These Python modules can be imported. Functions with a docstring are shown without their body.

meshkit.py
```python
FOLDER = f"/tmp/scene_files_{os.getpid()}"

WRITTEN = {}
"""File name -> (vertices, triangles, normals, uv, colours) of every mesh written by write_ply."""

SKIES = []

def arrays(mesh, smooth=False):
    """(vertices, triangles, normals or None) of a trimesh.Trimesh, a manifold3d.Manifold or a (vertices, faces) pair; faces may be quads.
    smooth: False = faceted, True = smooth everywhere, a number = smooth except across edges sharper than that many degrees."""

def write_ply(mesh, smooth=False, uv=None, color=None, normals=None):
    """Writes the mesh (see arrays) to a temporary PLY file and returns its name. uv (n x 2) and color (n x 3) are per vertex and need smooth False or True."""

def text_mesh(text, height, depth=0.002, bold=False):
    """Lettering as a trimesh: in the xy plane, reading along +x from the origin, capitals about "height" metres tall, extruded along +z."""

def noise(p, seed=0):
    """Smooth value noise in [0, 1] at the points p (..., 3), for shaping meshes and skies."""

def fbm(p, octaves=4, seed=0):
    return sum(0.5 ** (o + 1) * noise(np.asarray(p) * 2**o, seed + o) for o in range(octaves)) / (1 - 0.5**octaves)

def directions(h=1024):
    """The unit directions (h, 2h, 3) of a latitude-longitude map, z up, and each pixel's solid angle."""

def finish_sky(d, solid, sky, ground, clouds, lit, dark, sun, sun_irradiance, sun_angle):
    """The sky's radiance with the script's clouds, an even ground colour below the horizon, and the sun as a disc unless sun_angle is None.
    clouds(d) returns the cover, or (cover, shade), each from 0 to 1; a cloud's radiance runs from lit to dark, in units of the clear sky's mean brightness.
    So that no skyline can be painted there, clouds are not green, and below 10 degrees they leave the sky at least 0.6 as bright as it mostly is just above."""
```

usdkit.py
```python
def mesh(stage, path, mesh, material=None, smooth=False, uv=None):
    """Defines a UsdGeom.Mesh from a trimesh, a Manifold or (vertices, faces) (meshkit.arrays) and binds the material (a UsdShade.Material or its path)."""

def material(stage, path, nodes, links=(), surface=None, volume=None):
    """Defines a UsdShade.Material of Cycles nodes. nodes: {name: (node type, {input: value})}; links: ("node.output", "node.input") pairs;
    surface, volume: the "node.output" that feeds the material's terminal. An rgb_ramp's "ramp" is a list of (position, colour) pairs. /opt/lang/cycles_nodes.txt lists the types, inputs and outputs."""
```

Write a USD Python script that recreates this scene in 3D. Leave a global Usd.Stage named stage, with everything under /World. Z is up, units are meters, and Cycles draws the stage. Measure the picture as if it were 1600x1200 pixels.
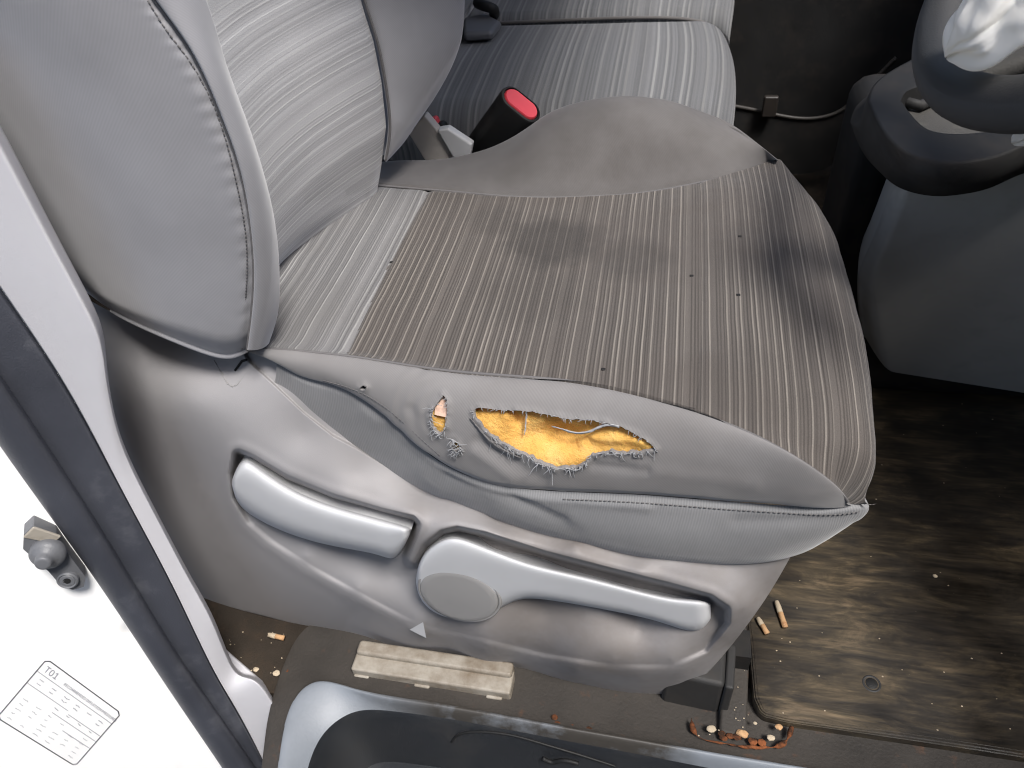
import math, random
import numpy as np, trimesh, shapely
import manifold3d as m3
from shapely.geometry import Polygon, LineString, Point
from scipy.interpolate import CubicSpline, RBFInterpolator, PchipInterpolator
from pxr import Usd, UsdGeom, UsdLux, UsdShade, Gf, Sdf
import usdkit, meshkit

rng = np.random.default_rng(7)
stage = Usd.Stage.CreateInMemory()
UsdGeom.SetStageUpAxis(stage, 'Z'); UsdGeom.SetStageMetersPerUnit(stage, 1.0)
UsdGeom.Xform.Define(stage, '/World'); UsdGeom.Scope.Define(stage, '/World/Looks')

# ------------------------------------------------------------------ camera (x = forward in the car, y = into the car, z = up)
F = 1180.0                                   # focal length in pixels of a 1600 x 1200 picture
CAM = np.array([0.0, 0.0, 0.90])
def _axes():
    y = np.array([290., -1120., F]); y /= np.linalg.norm(y)
    x = np.array([5400., 560., -F]); x /= np.linalg.norm(x)
    x = x - y * (x @ y); x /= np.linalg.norm(x)
    return np.stack([x, y, np.cross(x, y)])
R = _axes()
cam = UsdGeom.Camera.Define(stage, '/World/camera')
right, up, back = R[:, 0], -R[:, 1], -R[:, 2]
cam.AddTransformOp().Set(Gf.Matrix4d(*right, 0, *up, 0, *back, 0, *CAM, 1))
cam.CreateHorizontalApertureAttr(36.0); cam.CreateVerticalApertureAttr(27.0); cam.CreateFocalLengthAttr(36.0 * F / 1600)
cam.CreateClippingRangeAttr(Gf.Vec2f(0.02, 1000.0))
cam.CreateFStopAttr(13.0); cam.CreateFocusDistanceAttr(0.74)
cam.CreateExposureAttr(1.75)

# ------------------------------------------------------------------ daylight: soft sky, veiled sun from behind the open door
SUN = np.array([0.40, -0.36, 1.0]); SUN /= np.linalg.norm(SUN)
sun = UsdLux.DistantLight.Define(stage, '/World/sun')
sun.CreateIntensityAttr(0.40); sun.CreateAngleAttr(14.0); sun.CreateColorAttr(Gf.Vec3f(1.0, 0.97, 0.94))
sun.GetPrim().CreateAttribute('inputs:normalize', Sdf.ValueTypeNames.Bool).Set(True)
zl = SUN; xl = np.cross([0, 0, 1.0], zl); xl /= np.linalg.norm(xl); yl = np.cross(zl, xl)
sun.AddTransformOp().Set(Gf.Matrix4d(*xl, 0, *yl, 0, *zl, 0, 0, 0, 5, 1))
skym = usdkit.material(stage, '/World/Looks/sky_look', {
    's': ('sky_texture', dict(sky_type='single_scattering', sun_disc=False, sun_elevation=float(math.asin(SUN[2])), sun_rotation=float(math.atan2(SUN[0], SUN[1])), aerosol_density=3.0)),
    'h': ('hsv', dict(saturation=0.85)), 'b': ('background_shader', dict(strength=0.07))},
    [('s.color', 'h.color'), ('h.color', 'b.color')], surface='b.background')
dome = UsdLux.DomeLight.Define(stage, '/World/sky')
UsdShade.MaterialBindingAPI.Apply(dome.GetPrim()).Bind(skym)
dome.GetPrim().SetCustomDataByKey('kind', 'structure')

# ------------------------------------------------------------------ helpers
def ray(px, py):
    d = np.stack([(np.asarray(px, float) - 800) / F, (np.asarray(py, float) - 600) / F, np.ones_like(np.asarray(px, float))], -1)
    return d @ R.T
def at(px, py, x=None, y=None, z=None):
    """the point seen at px, py (1600 x 1200) that lies on the given plane"""
    r = ray(px, py)
    k = 0 if x is not None else 1 if y is not None else 2
    v = x if x is not None else y if y is not None else z
    s = (np.asarray(v, float) - CAM[k]) / r[..., k]
    return CAM + s[..., None] * r
def atl(pts, **k):
    p = np.asarray(pts, float); return at(p[:, 0], p[:, 1], **k)
def pix(p):
    c = (np.asarray(p) - CAM) @ R
    return np.stack([800 + F * c[..., 0] / c[..., 2], 600 + F * c[..., 1] / c[..., 2]], -1)
def curve(pts, n, u=None):
    p = np.asarray(pts, float)
    d = np.r_[0, np.cumsum(np.sqrt(np.linalg.norm(np.diff(p, axis=0), axis=1)) + 1e-9)]
    cs = CubicSpline(d / d[-1], p, bc_type='natural')
    q = cs(np.linspace(0, 1, 800))
    L = np.r_[0, np.cumsum(np.linalg.norm(np.diff(q, axis=0), axis=1))]; L /= L[-1]
    t = np.linspace(0, 1, n) if u is None else np.asarray(u)
    return np.stack([np.interp(t, L, q[:, k]) for k in range(p.shape[1])], -1)
def gridmesh(G, flip=False):
    h, w = G.shape[:2]
    i = np.arange(h * w).reshape(h, w)
    q = np.stack([i[:-1, :-1], i[:-1, 1:], i[1:, 1:], i[1:, :-1]], -1).reshape(-1, 4)
    return (G.reshape(-1, 3), q[:, ::-1] if flip else q)
def norms(G):
    du = np.gradient(G, axis=0); dv = np.gradient(G, axis=1)
    n = np.cross(du, dv); n /= np.maximum(np.linalg.norm(n, axis=-1, keepdims=True), 1e-12)
    return n
def toward_cam(G, n):
    s = np.sign(((CAM - G) * n).sum(-1).mean()); return n * s
def sm(x, a=0., b=1.):
    t = np.clip((x - a) / (b - a), 0, 1); return t * t * (3 - 2 * t)
def arc_uv(G):
    """metres along each direction, from the grid's middle lines"""
    h, w = G.shape[:2]
    du = np.r_[0, np.cumsum(np.linalg.norm(np.diff(G[:, w // 2], axis=0), axis=1))]
    dv = np.r_[0, np.cumsum(np.linalg.norm(np.diff(G[h // 2], axis=0), axis=1))]
    return np.stack(np.meshgrid(du, dv, indexing='ij'), -1)
def tube(pts, r, n=8, cap=True):
    p = np.asarray(pts, float); r = np.broadcast_to(np.asarray(r, float), len(p))
    t = np.gradient(p, axis=0); t /= np.maximum(np.linalg.norm(t, axis=1, keepdims=True), 1e-12)
    a = np.array([0, 0, 1.0]) if abs(t[0, 2]) < .9 else np.array([1.0, 0, 0])
    N = np.empty_like(p)
    for i in range(len(p)):
        a = a - t[i] * (a @ t[i]); a /= np.linalg.norm(a); N[i] = a
    B = np.cross(t, N)
    th = np.linspace(0, 2 * np.pi, n, endpoint=False)
    V = p[:, None] + r[:, None, None] * (np.cos(th)[None, :, None] * N[:, None] + np.sin(th)[None, :, None] * B[:, None])
    m = len(p); f = []
    for i in range(m - 1):
        for j in range(n):
            k = (j + 1) % n
            f += [[i * n + j, i * n + k, (i + 1) * n + k], [i * n + j, (i + 1) * n + k, (i + 1) * n + j]]
    V = V.reshape(-1, 3)
    if cap:
        V = np.vstack([V, p[0], p[-1]]); a0 = len(V) - 2
        for j in range(n):
            k = (j + 1) % n
            f += [[a0, k, j], [a0 + 1, (m - 1) * n + j, (m - 1) * n + k]]
    return trimesh.Trimesh(V, f, process=False)
def join(ms): return trimesh.util.concatenate(ms)
def hull_spheres(pts, r, seg=16):
    s = [m3.Manifold.sphere(r, seg).translate(tuple(map(float, p))) for p in pts]
    return m3.Manifold.batch_hull(s)
def man(m):
    q = m.to_mesh(); return trimesh.Trimesh(q.vert_properties[:, :3], q.tri_verts, process=False)
def rbox(size, r, seg=16):
    h = np.asarray(size) / 2 - r
    return man(hull_spheres([(sx * h[0], sy * h[1], sz * h[2]) for sx in (-1, 1) for sy in (-1, 1) for sz in (-1, 1)], r, seg))
def frame(m, o, X, Y, Z):
    m = m.copy(); m.vertices = np.asarray(o) + m.vertices @ np.stack([X, Y, Z]); return m
def unit(v): return np.asarray(v, float) / np.linalg.norm(v)
def lathe(profile, n=40):
    p = np.asarray(profile, float); th = np.linspace(0, 2 * np.pi, n, endpoint=False)
    V = np.stack([p[:, None, 0] * np.cos(th), p[:, None, 0] * np.sin(th), np.broadcast_to(p[:, None, 1], (len(p), n))], -1)
    m = len(p); i = np.arange(m * n).reshape(m, n); j = np.roll(i, -1, 1)
    q = np.stack([i[:-1], j[:-1], j[1:], i[1:]], -1).reshape(-1, 4)
    return trimesh.Trimesh(V.reshape(-1, 3), np.vstack([q[:, [0, 1, 2]], q[:, [0, 2, 3]]]), process=False)
def prism(poly, z0, z1, bevel=0.0):
    """upright prism of a plan polygon, with a small chamfer round its top"""
    if bevel <= 0:
        m = trimesh.creation.extrude_polygon(poly, z1 - z0, engine='earcut'); m.apply_translation([0, 0, z0]); return m
    ring = np.asarray(poly.exterior.coords)[:-1]
    inner = np.asarray(poly.buffer(-bevel, join_style=2).exterior.coords)[:-1]
    a = trimesh.creation.extrude_polygon(poly, z1 - bevel - z0, engine='earcut'); a.apply_translation([0, 0, z0])
    b = m3.Manifold.batch_hull if False else None
    cs = m3.CrossSection([ring.tolist()])
    out = []
    for k in range(4):
        w = bevel * (1 - math.cos(k / 3 * math.pi / 2)); zt = z1 - bevel + bevel * math.sin(k / 3 * math.pi / 2)
        pk = poly.buffer(-w) if w > 0 else poly
        mm = trimesh.creation.extrude_polygon(pk, zt - z0, engine='earcut'); mm.apply_translation([0, 0, z0]); out.append(mm)
    return join(out)

_names = {}
def numbered(base):
    k = _names.get(base, 0); _names[base] = k + 1
    return base if k == 0 else f'{base}_{k:03d}'
def thing(name, label, cat, group=None, kind=None):
    x = UsdGeom.Xform.Define(stage, numbered('/World/' + name)); o = x.GetPrim()
    meta(o, label, cat, group, kind); return o
def meta(o, label=None, cat=None, group=None, kind=None):
    for k, v in (('label', label), ('category', cat), ('group', group), ('kind', kind)):
        if v: o.SetCustomDataByKey(k, v)
    return o
def part(name, mesh, mat, parent=None, smooth=True, uv=None, label=None, kind=None):
    root = '/World' if parent is None else str(parent.GetPath())
    o = usdkit.mesh(stage, numbered(f'{root}/{name}'), mesh, mat, smooth=smooth, uv=uv).GetPrim()
    UsdGeom.Mesh(o).CreateDoubleSidedAttr(True)
    return meta(o, label, kind=kind)

# ------------------------------------------------------------------ materials
def M(name, nodes, links, surface='p.BSDF'):
    return usdkit.material(stage, '/World/Looks/' + name, nodes, links, surface=surface)
def plain(name, col, rough=.5, grain=900., bump=.12, var=.10, dirt=None, spec=.5, dirt_scale=14., dirt_at=(.52, .70), metallic=0., dirt_x=None):
    """a moulded or painted surface: fine grain, slight unevenness of tone, optional dirt"""
    col = np.asarray(col, float)
    nodes = {'g': ('geometry', {}), 'n': ('noise_texture', dict(scale=grain, detail=2.0)), 'w': ('noise_texture', dict(scale=9.0, detail=5.0, roughness=.6)),
             'r': ('rgb_ramp', dict(ramp=[(.3, tuple(col * (1 - var))), (.7, tuple(col * (1 + var)))])),
             'b': ('bump', dict(strength=bump, distance=.001)),
             'rr': ('map_range', dict(from_min=.3, from_max=.7, to_min=rough - .08, to_max=rough + .1)),
             'p': ('principled_bsdf', dict(specular_ior_level=spec, metallic=metallic))}
    links = [('g.position', 'n.vector'), ('g.position', 'w.vector'), ('w.fac', 'r.fac'), ('n.fac', 'b.height'), ('b.normal', 'p.normal'), ('w.fac', 'rr.value'), ('rr.result', 'p.roughness')]
    if dirt is not None:
        nodes |= {'d': ('noise_texture', dict(scale=dirt_scale, detail=7.0, roughness=.66)), 'dr': ('map_range', dict(from_min=dirt_at[0], from_max=dirt_at[1], clamp=True)),
                  'm': ('mix', dict(color2=tuple(dirt)))}
        links += [('g.position', 'd.vector'), ('d.fac', 'dr.value'), ('dr.result', 'm.fac'), ('r.color', 'm.color1'), ('m.color', 'p.base_color')]
        if dirt_x:                                                 # grime that keeps to one stretch of the piece
            nodes |= {'sx': ('separate_xyz', {}), 'xa': ('map_range', dict(from_min=dirt_x[0], from_max=dirt_x[1], clamp=True)), 'xb': ('map_range', dict(from_min=dirt_x[3], from_max=dirt_x[2], clamp=True)), 'x1': ('math', dict(math_type='multiply')), 'x2': ('math', dict(math_type='multiply'))}
            links = [l for l in links if l != ('dr.result', 'm.fac')] + [('g.position', 'sx.vector'), ('sx.x', 'xa.value'), ('sx.x', 'xb.value'), ('xa.result', 'x1.value1'), ('xb.result', 'x1.value2'), ('x1.value', 'x2.value1'), ('dr.result', 'x2.value2'), ('x2.value', 'm.fac')]
    else: links += [('r.color', 'p.base_color')]
    return M(name, nodes, links)
def stripe_table(seed, dark, mid, light, n=256):
    r = np.random.default_rng(seed); t = np.zeros((n, 3)); i = 0
    dark, mid, light = map(np.asarray, (dark, mid, light))
    while i < n:
        kind = r.random()
        if kind < .62: w, c = r.integers(3, 4), light * r.uniform(.80, 1.1)
        else: w, c = r.integers(2, 4), (light * .55 + mid * .45)
        t[i:i + w] = c; i += w
        if r.random() < .22: w = r.integers(6, 12); t[i:i + w] = mid * r.uniform(.92, 1.12); i += w
        for _ in range(r.integers(1, 5)):
            w = r.integers(2, 5); t[i:i + w] = mid * r.uniform(.88, 1.08); i += w
            w = r.integers(2, 4); t[i:i + w] = dark * r.uniform(.85, 1.12); i += w
    return t
def fabric_stripes(name, seed, dark, mid, light, period=.118, dirt=None, dirt_amt=.6, stains=()):
    tab = stripe_table(seed, dark, mid, light)
    pos = list(zip(np.linspace(0, 1, 256), map(tuple, tab)))
    nodes = {'uv': ('uvmap', dict(attribute='st')), 'g': ('geometry', {}), 's': ('separate_xyz', {}),
             'wob': ('noise_texture', dict(scale=16.0, detail=2.0)), 'wm': ('math', dict(math_type='multiply_add', value2=.0012)),
             'dv': ('math', dict(math_type='divide', value2=period)), 'fr': ('math', dict(math_type='fraction')),
             'ramp': ('rgb_ramp', dict(ramp=pos)),
             'dv2': ('math', dict(math_type='multiply', value2=63.0)), 'n1': ('noise_texture', dict(dimensions='1D', scale=1.0, detail=3.0, roughness=.7)),
             'n1r': ('map_range', dict(from_min=.3, from_max=.7, to_min=.88, to_max=1.12)), 'cm': ('vector_math', dict(math_type='scale')),
             'd': ('noise_texture', dict(scale=7.0, detail=6.0, roughness=.62)), 'dr': ('map_range', dict(from_min=.40, from_max=.66, to_max=dirt_amt, clamp=True)),
             'm': ('mix', dict(color2=tuple(dirt if dirt is not None else mid))),
             'th': ('mapping', dict(scale=(1000., 1300., 1.))), 'tn': ('noise_texture', dict(scale=1.0, detail=1.0)),
             'fm': ('map_range', dict(from_min=.25, from_max=.75, to_min=.90, to_max=1.08)), 'cf': ('vector_math', dict(math_type='scale')),
             'hs': ('rgb_to_bw', {}), 'ha': ('math', dict(math_type='multiply_add', value2=.5)),
             'b': ('bump', dict(strength=.45, distance=.0012)),
             'p': ('principled_bsdf', dict(roughness=.92, specular_ior_level=.18, sheen_weight=.25, sheen_roughness=.45))}
    links = [('uv.UV', 's.vector'), ('g.position', 'wob.vector'), ('wob.fac', 'wm.value1'), ('s.x', 'wm.value3'), ('wm.value', 'dv.value1'), ('dv.value', 'fr.value1'), ('fr.value', 'ramp.fac'),
             ('wm.value', 'dv2.value1'), ('dv2.value', 'n1.w'), ('n1.fac', 'n1r.value'), ('ramp.color', 'cm.vector1'), ('n1r.result', 'cm.scale'),
             ('g.position', 'd.vector'), ('d.fac', 'dr.value'), ('dr.result', 'm.fac'), ('cm.vector', 'm.color1'),
             ('uv.UV', 'th.vector'), ('th.vector', 'tn.vector'), ('tn.fac', 'fm.value'), ('m.color', 'cf.vector1'), ('fm.result', 'cf.scale'), ('cf.vector', 'p.base_color'),
             ('ramp.color', 'hs.color'), ('tn.fac', 'ha.value1'), ('hs.val', 'ha.value3'), ('ha.value', 'b.height'), ('b.normal', 'p.normal')]
    last = 'cf.vector'
    for k, (c, rad, amt) in enumerate(stains):                     # soaked-in blots with an uneven edge
        nodes |= {f'sd{k}': ('vector_math', dict(math_type='distance', vector2=tuple(c))), f'sn{k}': ('noise_texture', dict(scale=38.0, detail=4.0)), f'sa{k}': ('math', dict(math_type='multiply_add', value2=rad * .9)),
                  f'sr{k}': ('map_range', dict(from_min=rad * 1.75, from_max=rad * 1.15, to_min=0., to_max=amt, clamp=True)), f'sm{k}': ('mix', dict(color2=(.030, .027, .025)))}
        links += [('g.position', f'sd{k}.vector1'), ('g.position', f'sn{k}.vector'), (f'sn{k}.fac', f'sa{k}.value1'), (f'sd{k}.value', f'sa{k}.value3'), (f'sa{k}.value', f'sr{k}.value'), (f'sr{k}.result', f'sm{k}.fac'), (last, f'sm{k}.color1')]
        last = f'sm{k}.color'
    if stains:
        links = [l for l in links if l != ('cf.vector', 'p.base_color')] + [(last, 'p.base_color')]
    return M(name, nodes, links)
def fabric_plain(name, col, rib=.0021, rot=.0, dirt=None, dirt_amt=.5, bump=.5, mod=.05):
    col = np.asarray(col, float)
    k = 2 * np.pi / rib
    nodes = {'uv': ('uvmap', dict(attribute='st')), 'g': ('geometry', {}),
             'mp': ('mapping', dict(rotation=(0, 0, rot), scale=(1, 1, 1))), 's': ('separate_xyz', {}),
             'mul': ('math', dict(math_type='multiply', value2=k)), 'si': ('math', dict(math_type='sine')),
             'jn': ('noise_texture', dict(scale=700.0, detail=2.0)), 'w': ('noise_texture', dict(scale=12.0, detail=5.0)),
             'ha': ('math', dict(math_type='multiply_add', value2=.5)),
             'cr': ('map_range', dict(from_min=-.6, from_max=1.4, to_min=1 - mod * 1.3, to_max=1 + mod)),
             'r': ('rgb_ramp', dict(ramp=[(.3, tuple(col * .9)), (.7, tuple(col * 1.1))])), 'cs': ('vector_math', dict(math_type='scale')),
             'd': ('noise_texture', dict(scale=8.0, detail=6.0, roughness=.62)), 'dr': ('map_range', dict(from_min=.45, from_max=.7, to_max=dirt_amt if dirt is not None else 0., clamp=True)),
             'm': ('mix', dict(color2=tuple(dirt if dirt is not None else col))),
             'b': ('bump', dict(strength=bump, distance=.0008)),
             'p': ('principled_bsdf', dict(roughness=.88, specular_ior_level=.22, sheen_weight=.3, sheen_roughness=.4))}
    links = [('uv.UV', 'mp.vector'), ('mp.vector', 's.vector'), ('s.x', 'mul.value1'), ('mul.value', 'si.value1'), ('g.position', 'jn.vector'), ('g.position', 'w.vector'),
             ('jn.fac', 'ha.value1'), ('si.value', 'ha.value3'), ('ha.value', 'b.height'), ('b.normal', 'p.normal'), ('ha.value', 'cr.value'),
             ('w.fac', 'r.fac'), ('r.color', 'm.color1'), ('g.position', 'd.vector'), ('d.fac', 'dr.value'), ('dr.result', 'm.fac'), ('m.color', 'cs.vector1'), ('cr.result', 'cs.scale'), ('cs.vector', 'p.base_color')]
    return M(name, nodes, links)

G_ = lambda v, t=(1, 1, 1): tuple(v * np.asarray(t))
m_trim = plain('seat_trim_plastic', (.25, .243, .246), rough=.58, spec=.33, grain=1500., bump=.16, var=.05, dirt=(.172, .156, .146), dirt_scale=4.5, dirt_at=(.36, .62), dirt_x=(-.34, -.12, .5, .6))
m_lever = plain('lever_plastic', (.47, .475, .485), rough=.52, spec=.28, grain=1700., bump=.10, var=.04)
m_cap = plain('cap_plastic', (.23, .225, .22), rough=.45, grain=1500., bump=.15, var=.04)
m_cover = plain('cover_plastic', (.31, .31, .31), rough=.45, grain=1500., bump=.15, var=.03)
m_pillar = plain('pillar_plastic', (.47, .466, .487), rough=.55, grain=1200., bump=.15, var=.03)
m_black = plain('black_plastic', (.010, .010, .010), rough=.6, spec=.3, grain=900., bump=.25, var=.2, dirt=(.025, .021, .018), dirt_at=(.5, .8))
m_dark = plain('dark_plastic', (.026, .0255, .025), rough=.6, spec=.3, grain=900., bump=.25, var=.12, dirt=(.04, .035, .03), dirt_at=(.5, .75))
m_panel = plain('dash_plastic', (.42, .42, .40), rough=.6, grain=800., bump=.3, var=.08, dirt=(.37, .367, .348))
m_rubber = plain('seal_rubber', (.040, .043, .054), rough=.5, grain=600., bump=.3, var=.2, dirt=(.075, .078, .09), dirt_scale=18., dirt_at=(.55, .72))
m_rubber2 = plain('stop_rubber', (.10, .103, .11), rough=.5, grain=700., bump=.2, var=.08)
m_paint = plain('white_paint', (.84, .84, .83), rough=.3, grain=60., bump=.02, var=.015)
m_sticker = plain('sticker_white', (.80, .80, .79), rough=.4, grain=60., bump=.02, var=.01)
m_ink = plain('sticker_ink', (.05, .05, .06), rough=.6)
m_ink2 = plain('faded_ink', (.16, .165, .20), rough=.6)
m_sill = plain('sill_paint', (.165, .182, .203), rough=.5, grain=300., bump=.15, var=.1, dirt=(.040, .036, .031), dirt_scale=14., dirt_at=(.28, .50), dirt_x=(-.34, -.22, .045, .085))
m_well = plain('step_plastic', (.016, .018, .021), rough=.42, grain=700., bump=.25, var=.15, dirt=(.03, .029, .028), dirt_scale=9., dirt_at=(.48, .75))
m_under = plain('floor_steel', (.031, .0265, .022), rough=.75, grain=260., bump=.6, var=.3, dirt=(.085, .04, .02), dirt_scale=30., dirt_at=(.60, .75))
m_carpet = plain('carpet', (.026, .021, .0165), rough=.95, grain=420., bump=1.0, var=.4, dirt=(.045, .031, .021), dirt_scale=20., dirt_at=(.5, .75), spec=.1)
m_rust = plain('rust', (.13, .045, .018), rough=.9, grain=300., bump=1.0, var=.5, dirt=(.03, .016, .010), dirt_scale=60., dirt_at=(.42, .56), spec=.15)
m_ivory = plain('ivory_plastic', (.27, .245, .205), rough=.5, grain=500., bump=.15, var=.06, dirt=(.13, .10, .068), dirt_scale=14., dirt_at=(.42, .62))
m_butt = plain('filter_paper', (.40, .24, .12), rough=.85, grain=900., bump=.4, var=.25, dirt=(.20, .08, .03), dirt_scale=70.)
m_crumb = plain('crumb', (.34, .28, .20), rough=.9, grain=600., bump=.5, var=.3)
m_red = plain('red_button', (.58, .05, .065), rough=.4, grain=300., bump=.03, var=.06)
m_metal = plain('steel', (.5, .5, .5), rough=.3, metallic=1.0)
m_beige = plain('beige_strap', (.45, .42, .39), rough=.7, grain=800., bump=.4)
m_film = M('white_film', {'g': ('geometry', {}), 'w': ('noise_texture', dict(scale=40.0, detail=4.0)), 'b': ('bump', dict(strength=.3, distance=.002)),
                          'p': ('principled_bsdf', dict(base_color=(.85, .84, .81), roughness=.7, specular_ior_level=.25)), 't': ('translucent_bsdf', dict(color=(.75, .74, .7))), 'mx': ('mix_closure', dict(fac=.4))},
           [('g.position', 'w.vector'), ('w.fac', 'b.height'), ('b.normal', 'p.normal'), ('p.BSDF', 'mx.closure1'), ('t.BSDF', 'mx.closure2')], surface='mx.closure')
m_foam = M('foam', {'g': ('geometry', {}), 'n': ('noise_texture', dict(scale=420.0, detail=4.0, roughness=.7)), 'w': ('noise_texture', dict(scale=45.0, detail=5.0)),
                    'r': ('rgb_ramp', dict(ramp=[(.25, (.52, .27, .070)), (.5, (.66, .365, .10)), (.75, (.73, .47, .17))])), 'v': ('voronoi_texture', dict(scale=900.0)),
                    'a': ('math', dict(math_type='add')), 'po': ('map_range', dict(from_min=.32, from_max=.10, to_min=0., to_max=.5, clamp=True)), 'v2': ('voronoi_texture', dict(scale=420.0)), 'pm': ('mix', dict(color2=(.36, .17, .04))), 'b': ('bump', dict(strength=.35, distance=.0012)),
                    'p': ('principled_bsdf', dict(roughness=1.0, specular_ior_level=.02, subsurface_weight=.15, subsurface_scale=.004))},
           [('g.position', 'n.vector'), ('g.position', 'w.vector'), ('g.position', 'v.vector'), ('w.fac', 'r.fac'), ('g.position', 'v2.vector'), ('v2.distance', 'po.value'), ('po.result', 'pm.fac'), ('r.color', 'pm.color1'), ('pm.color', 'p.base_color'), ('n.fac', 'a.value1'), ('v.distance', 'a.value2'), ('a.value', 'b.height'), ('b.normal', 'p.normal')])
m_thread = plain('grey_thread', (.30, .305, .315), rough=.9, var=.3)
m_stitch = plain('stitch_thread', (.11, .105, .105), rough=.9, var=.2)
m_lining = plain('torn_lining', (.62, .42, .32), rough=.9, grain=700., bump=.4)
m_fab = fabric_plain('grey_cloth', (.185, .178, .175), rib=.0022, rot=.75, bump=.05, mod=.04, dirt=(.13, .118, .11), dirt_amt=.45)
m_fabside = fabric_plain('grey_cloth_ribbed', (.19, .19, .192), rib=.0024, rot=.0, bump=.13, mod=.07)
m_fabback = fabric_plain('grey_cloth_back', (.255, .254, .266), rib=.0021, rot=.75, bump=.02, mod=.03)
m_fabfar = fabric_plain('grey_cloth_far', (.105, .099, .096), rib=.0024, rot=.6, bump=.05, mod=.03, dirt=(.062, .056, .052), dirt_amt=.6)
D_ = dict(dark=(.056, .049, .044), mid=(.088, .078, .070), light=(.190, .171, .150))
m_seat = fabric_stripes('striped_cloth_soiled', 3, **D_, dirt=(.070, .060, .054), dirt_amt=.50, stains=[(at(862, 375, z=.468), .046, .62), (at(985, 408, z=.468), .036, .36), (at(830, 455, z=.468), .050, .22), (at(775, 345, z=.468), .03, .28), (at(1180, 600, z=.468), .05, .20)])
m_seat2 = fabric_stripes('striped_cloth_clean', 5, (.11, .108, .109), (.15, .147, .147), (.25, .247, .24), dirt=(.13, .123, .116), dirt_amt=.4)
m_seatb = fabric_stripes('striped_cloth_back', 8, (.30, .298, .303), (.34, .338, .343), (.44, .437, .434), dirt=(.28, .275, .275), dirt_amt=.3)
m_pax = fabric_stripes('striped_cloth_passenger', 11, (.10, .102, .105), (.125, .126, .129), (.195, .195, .192), period=.30, dirt=(.12, .118, .115), dirt_amt=.3)
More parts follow.
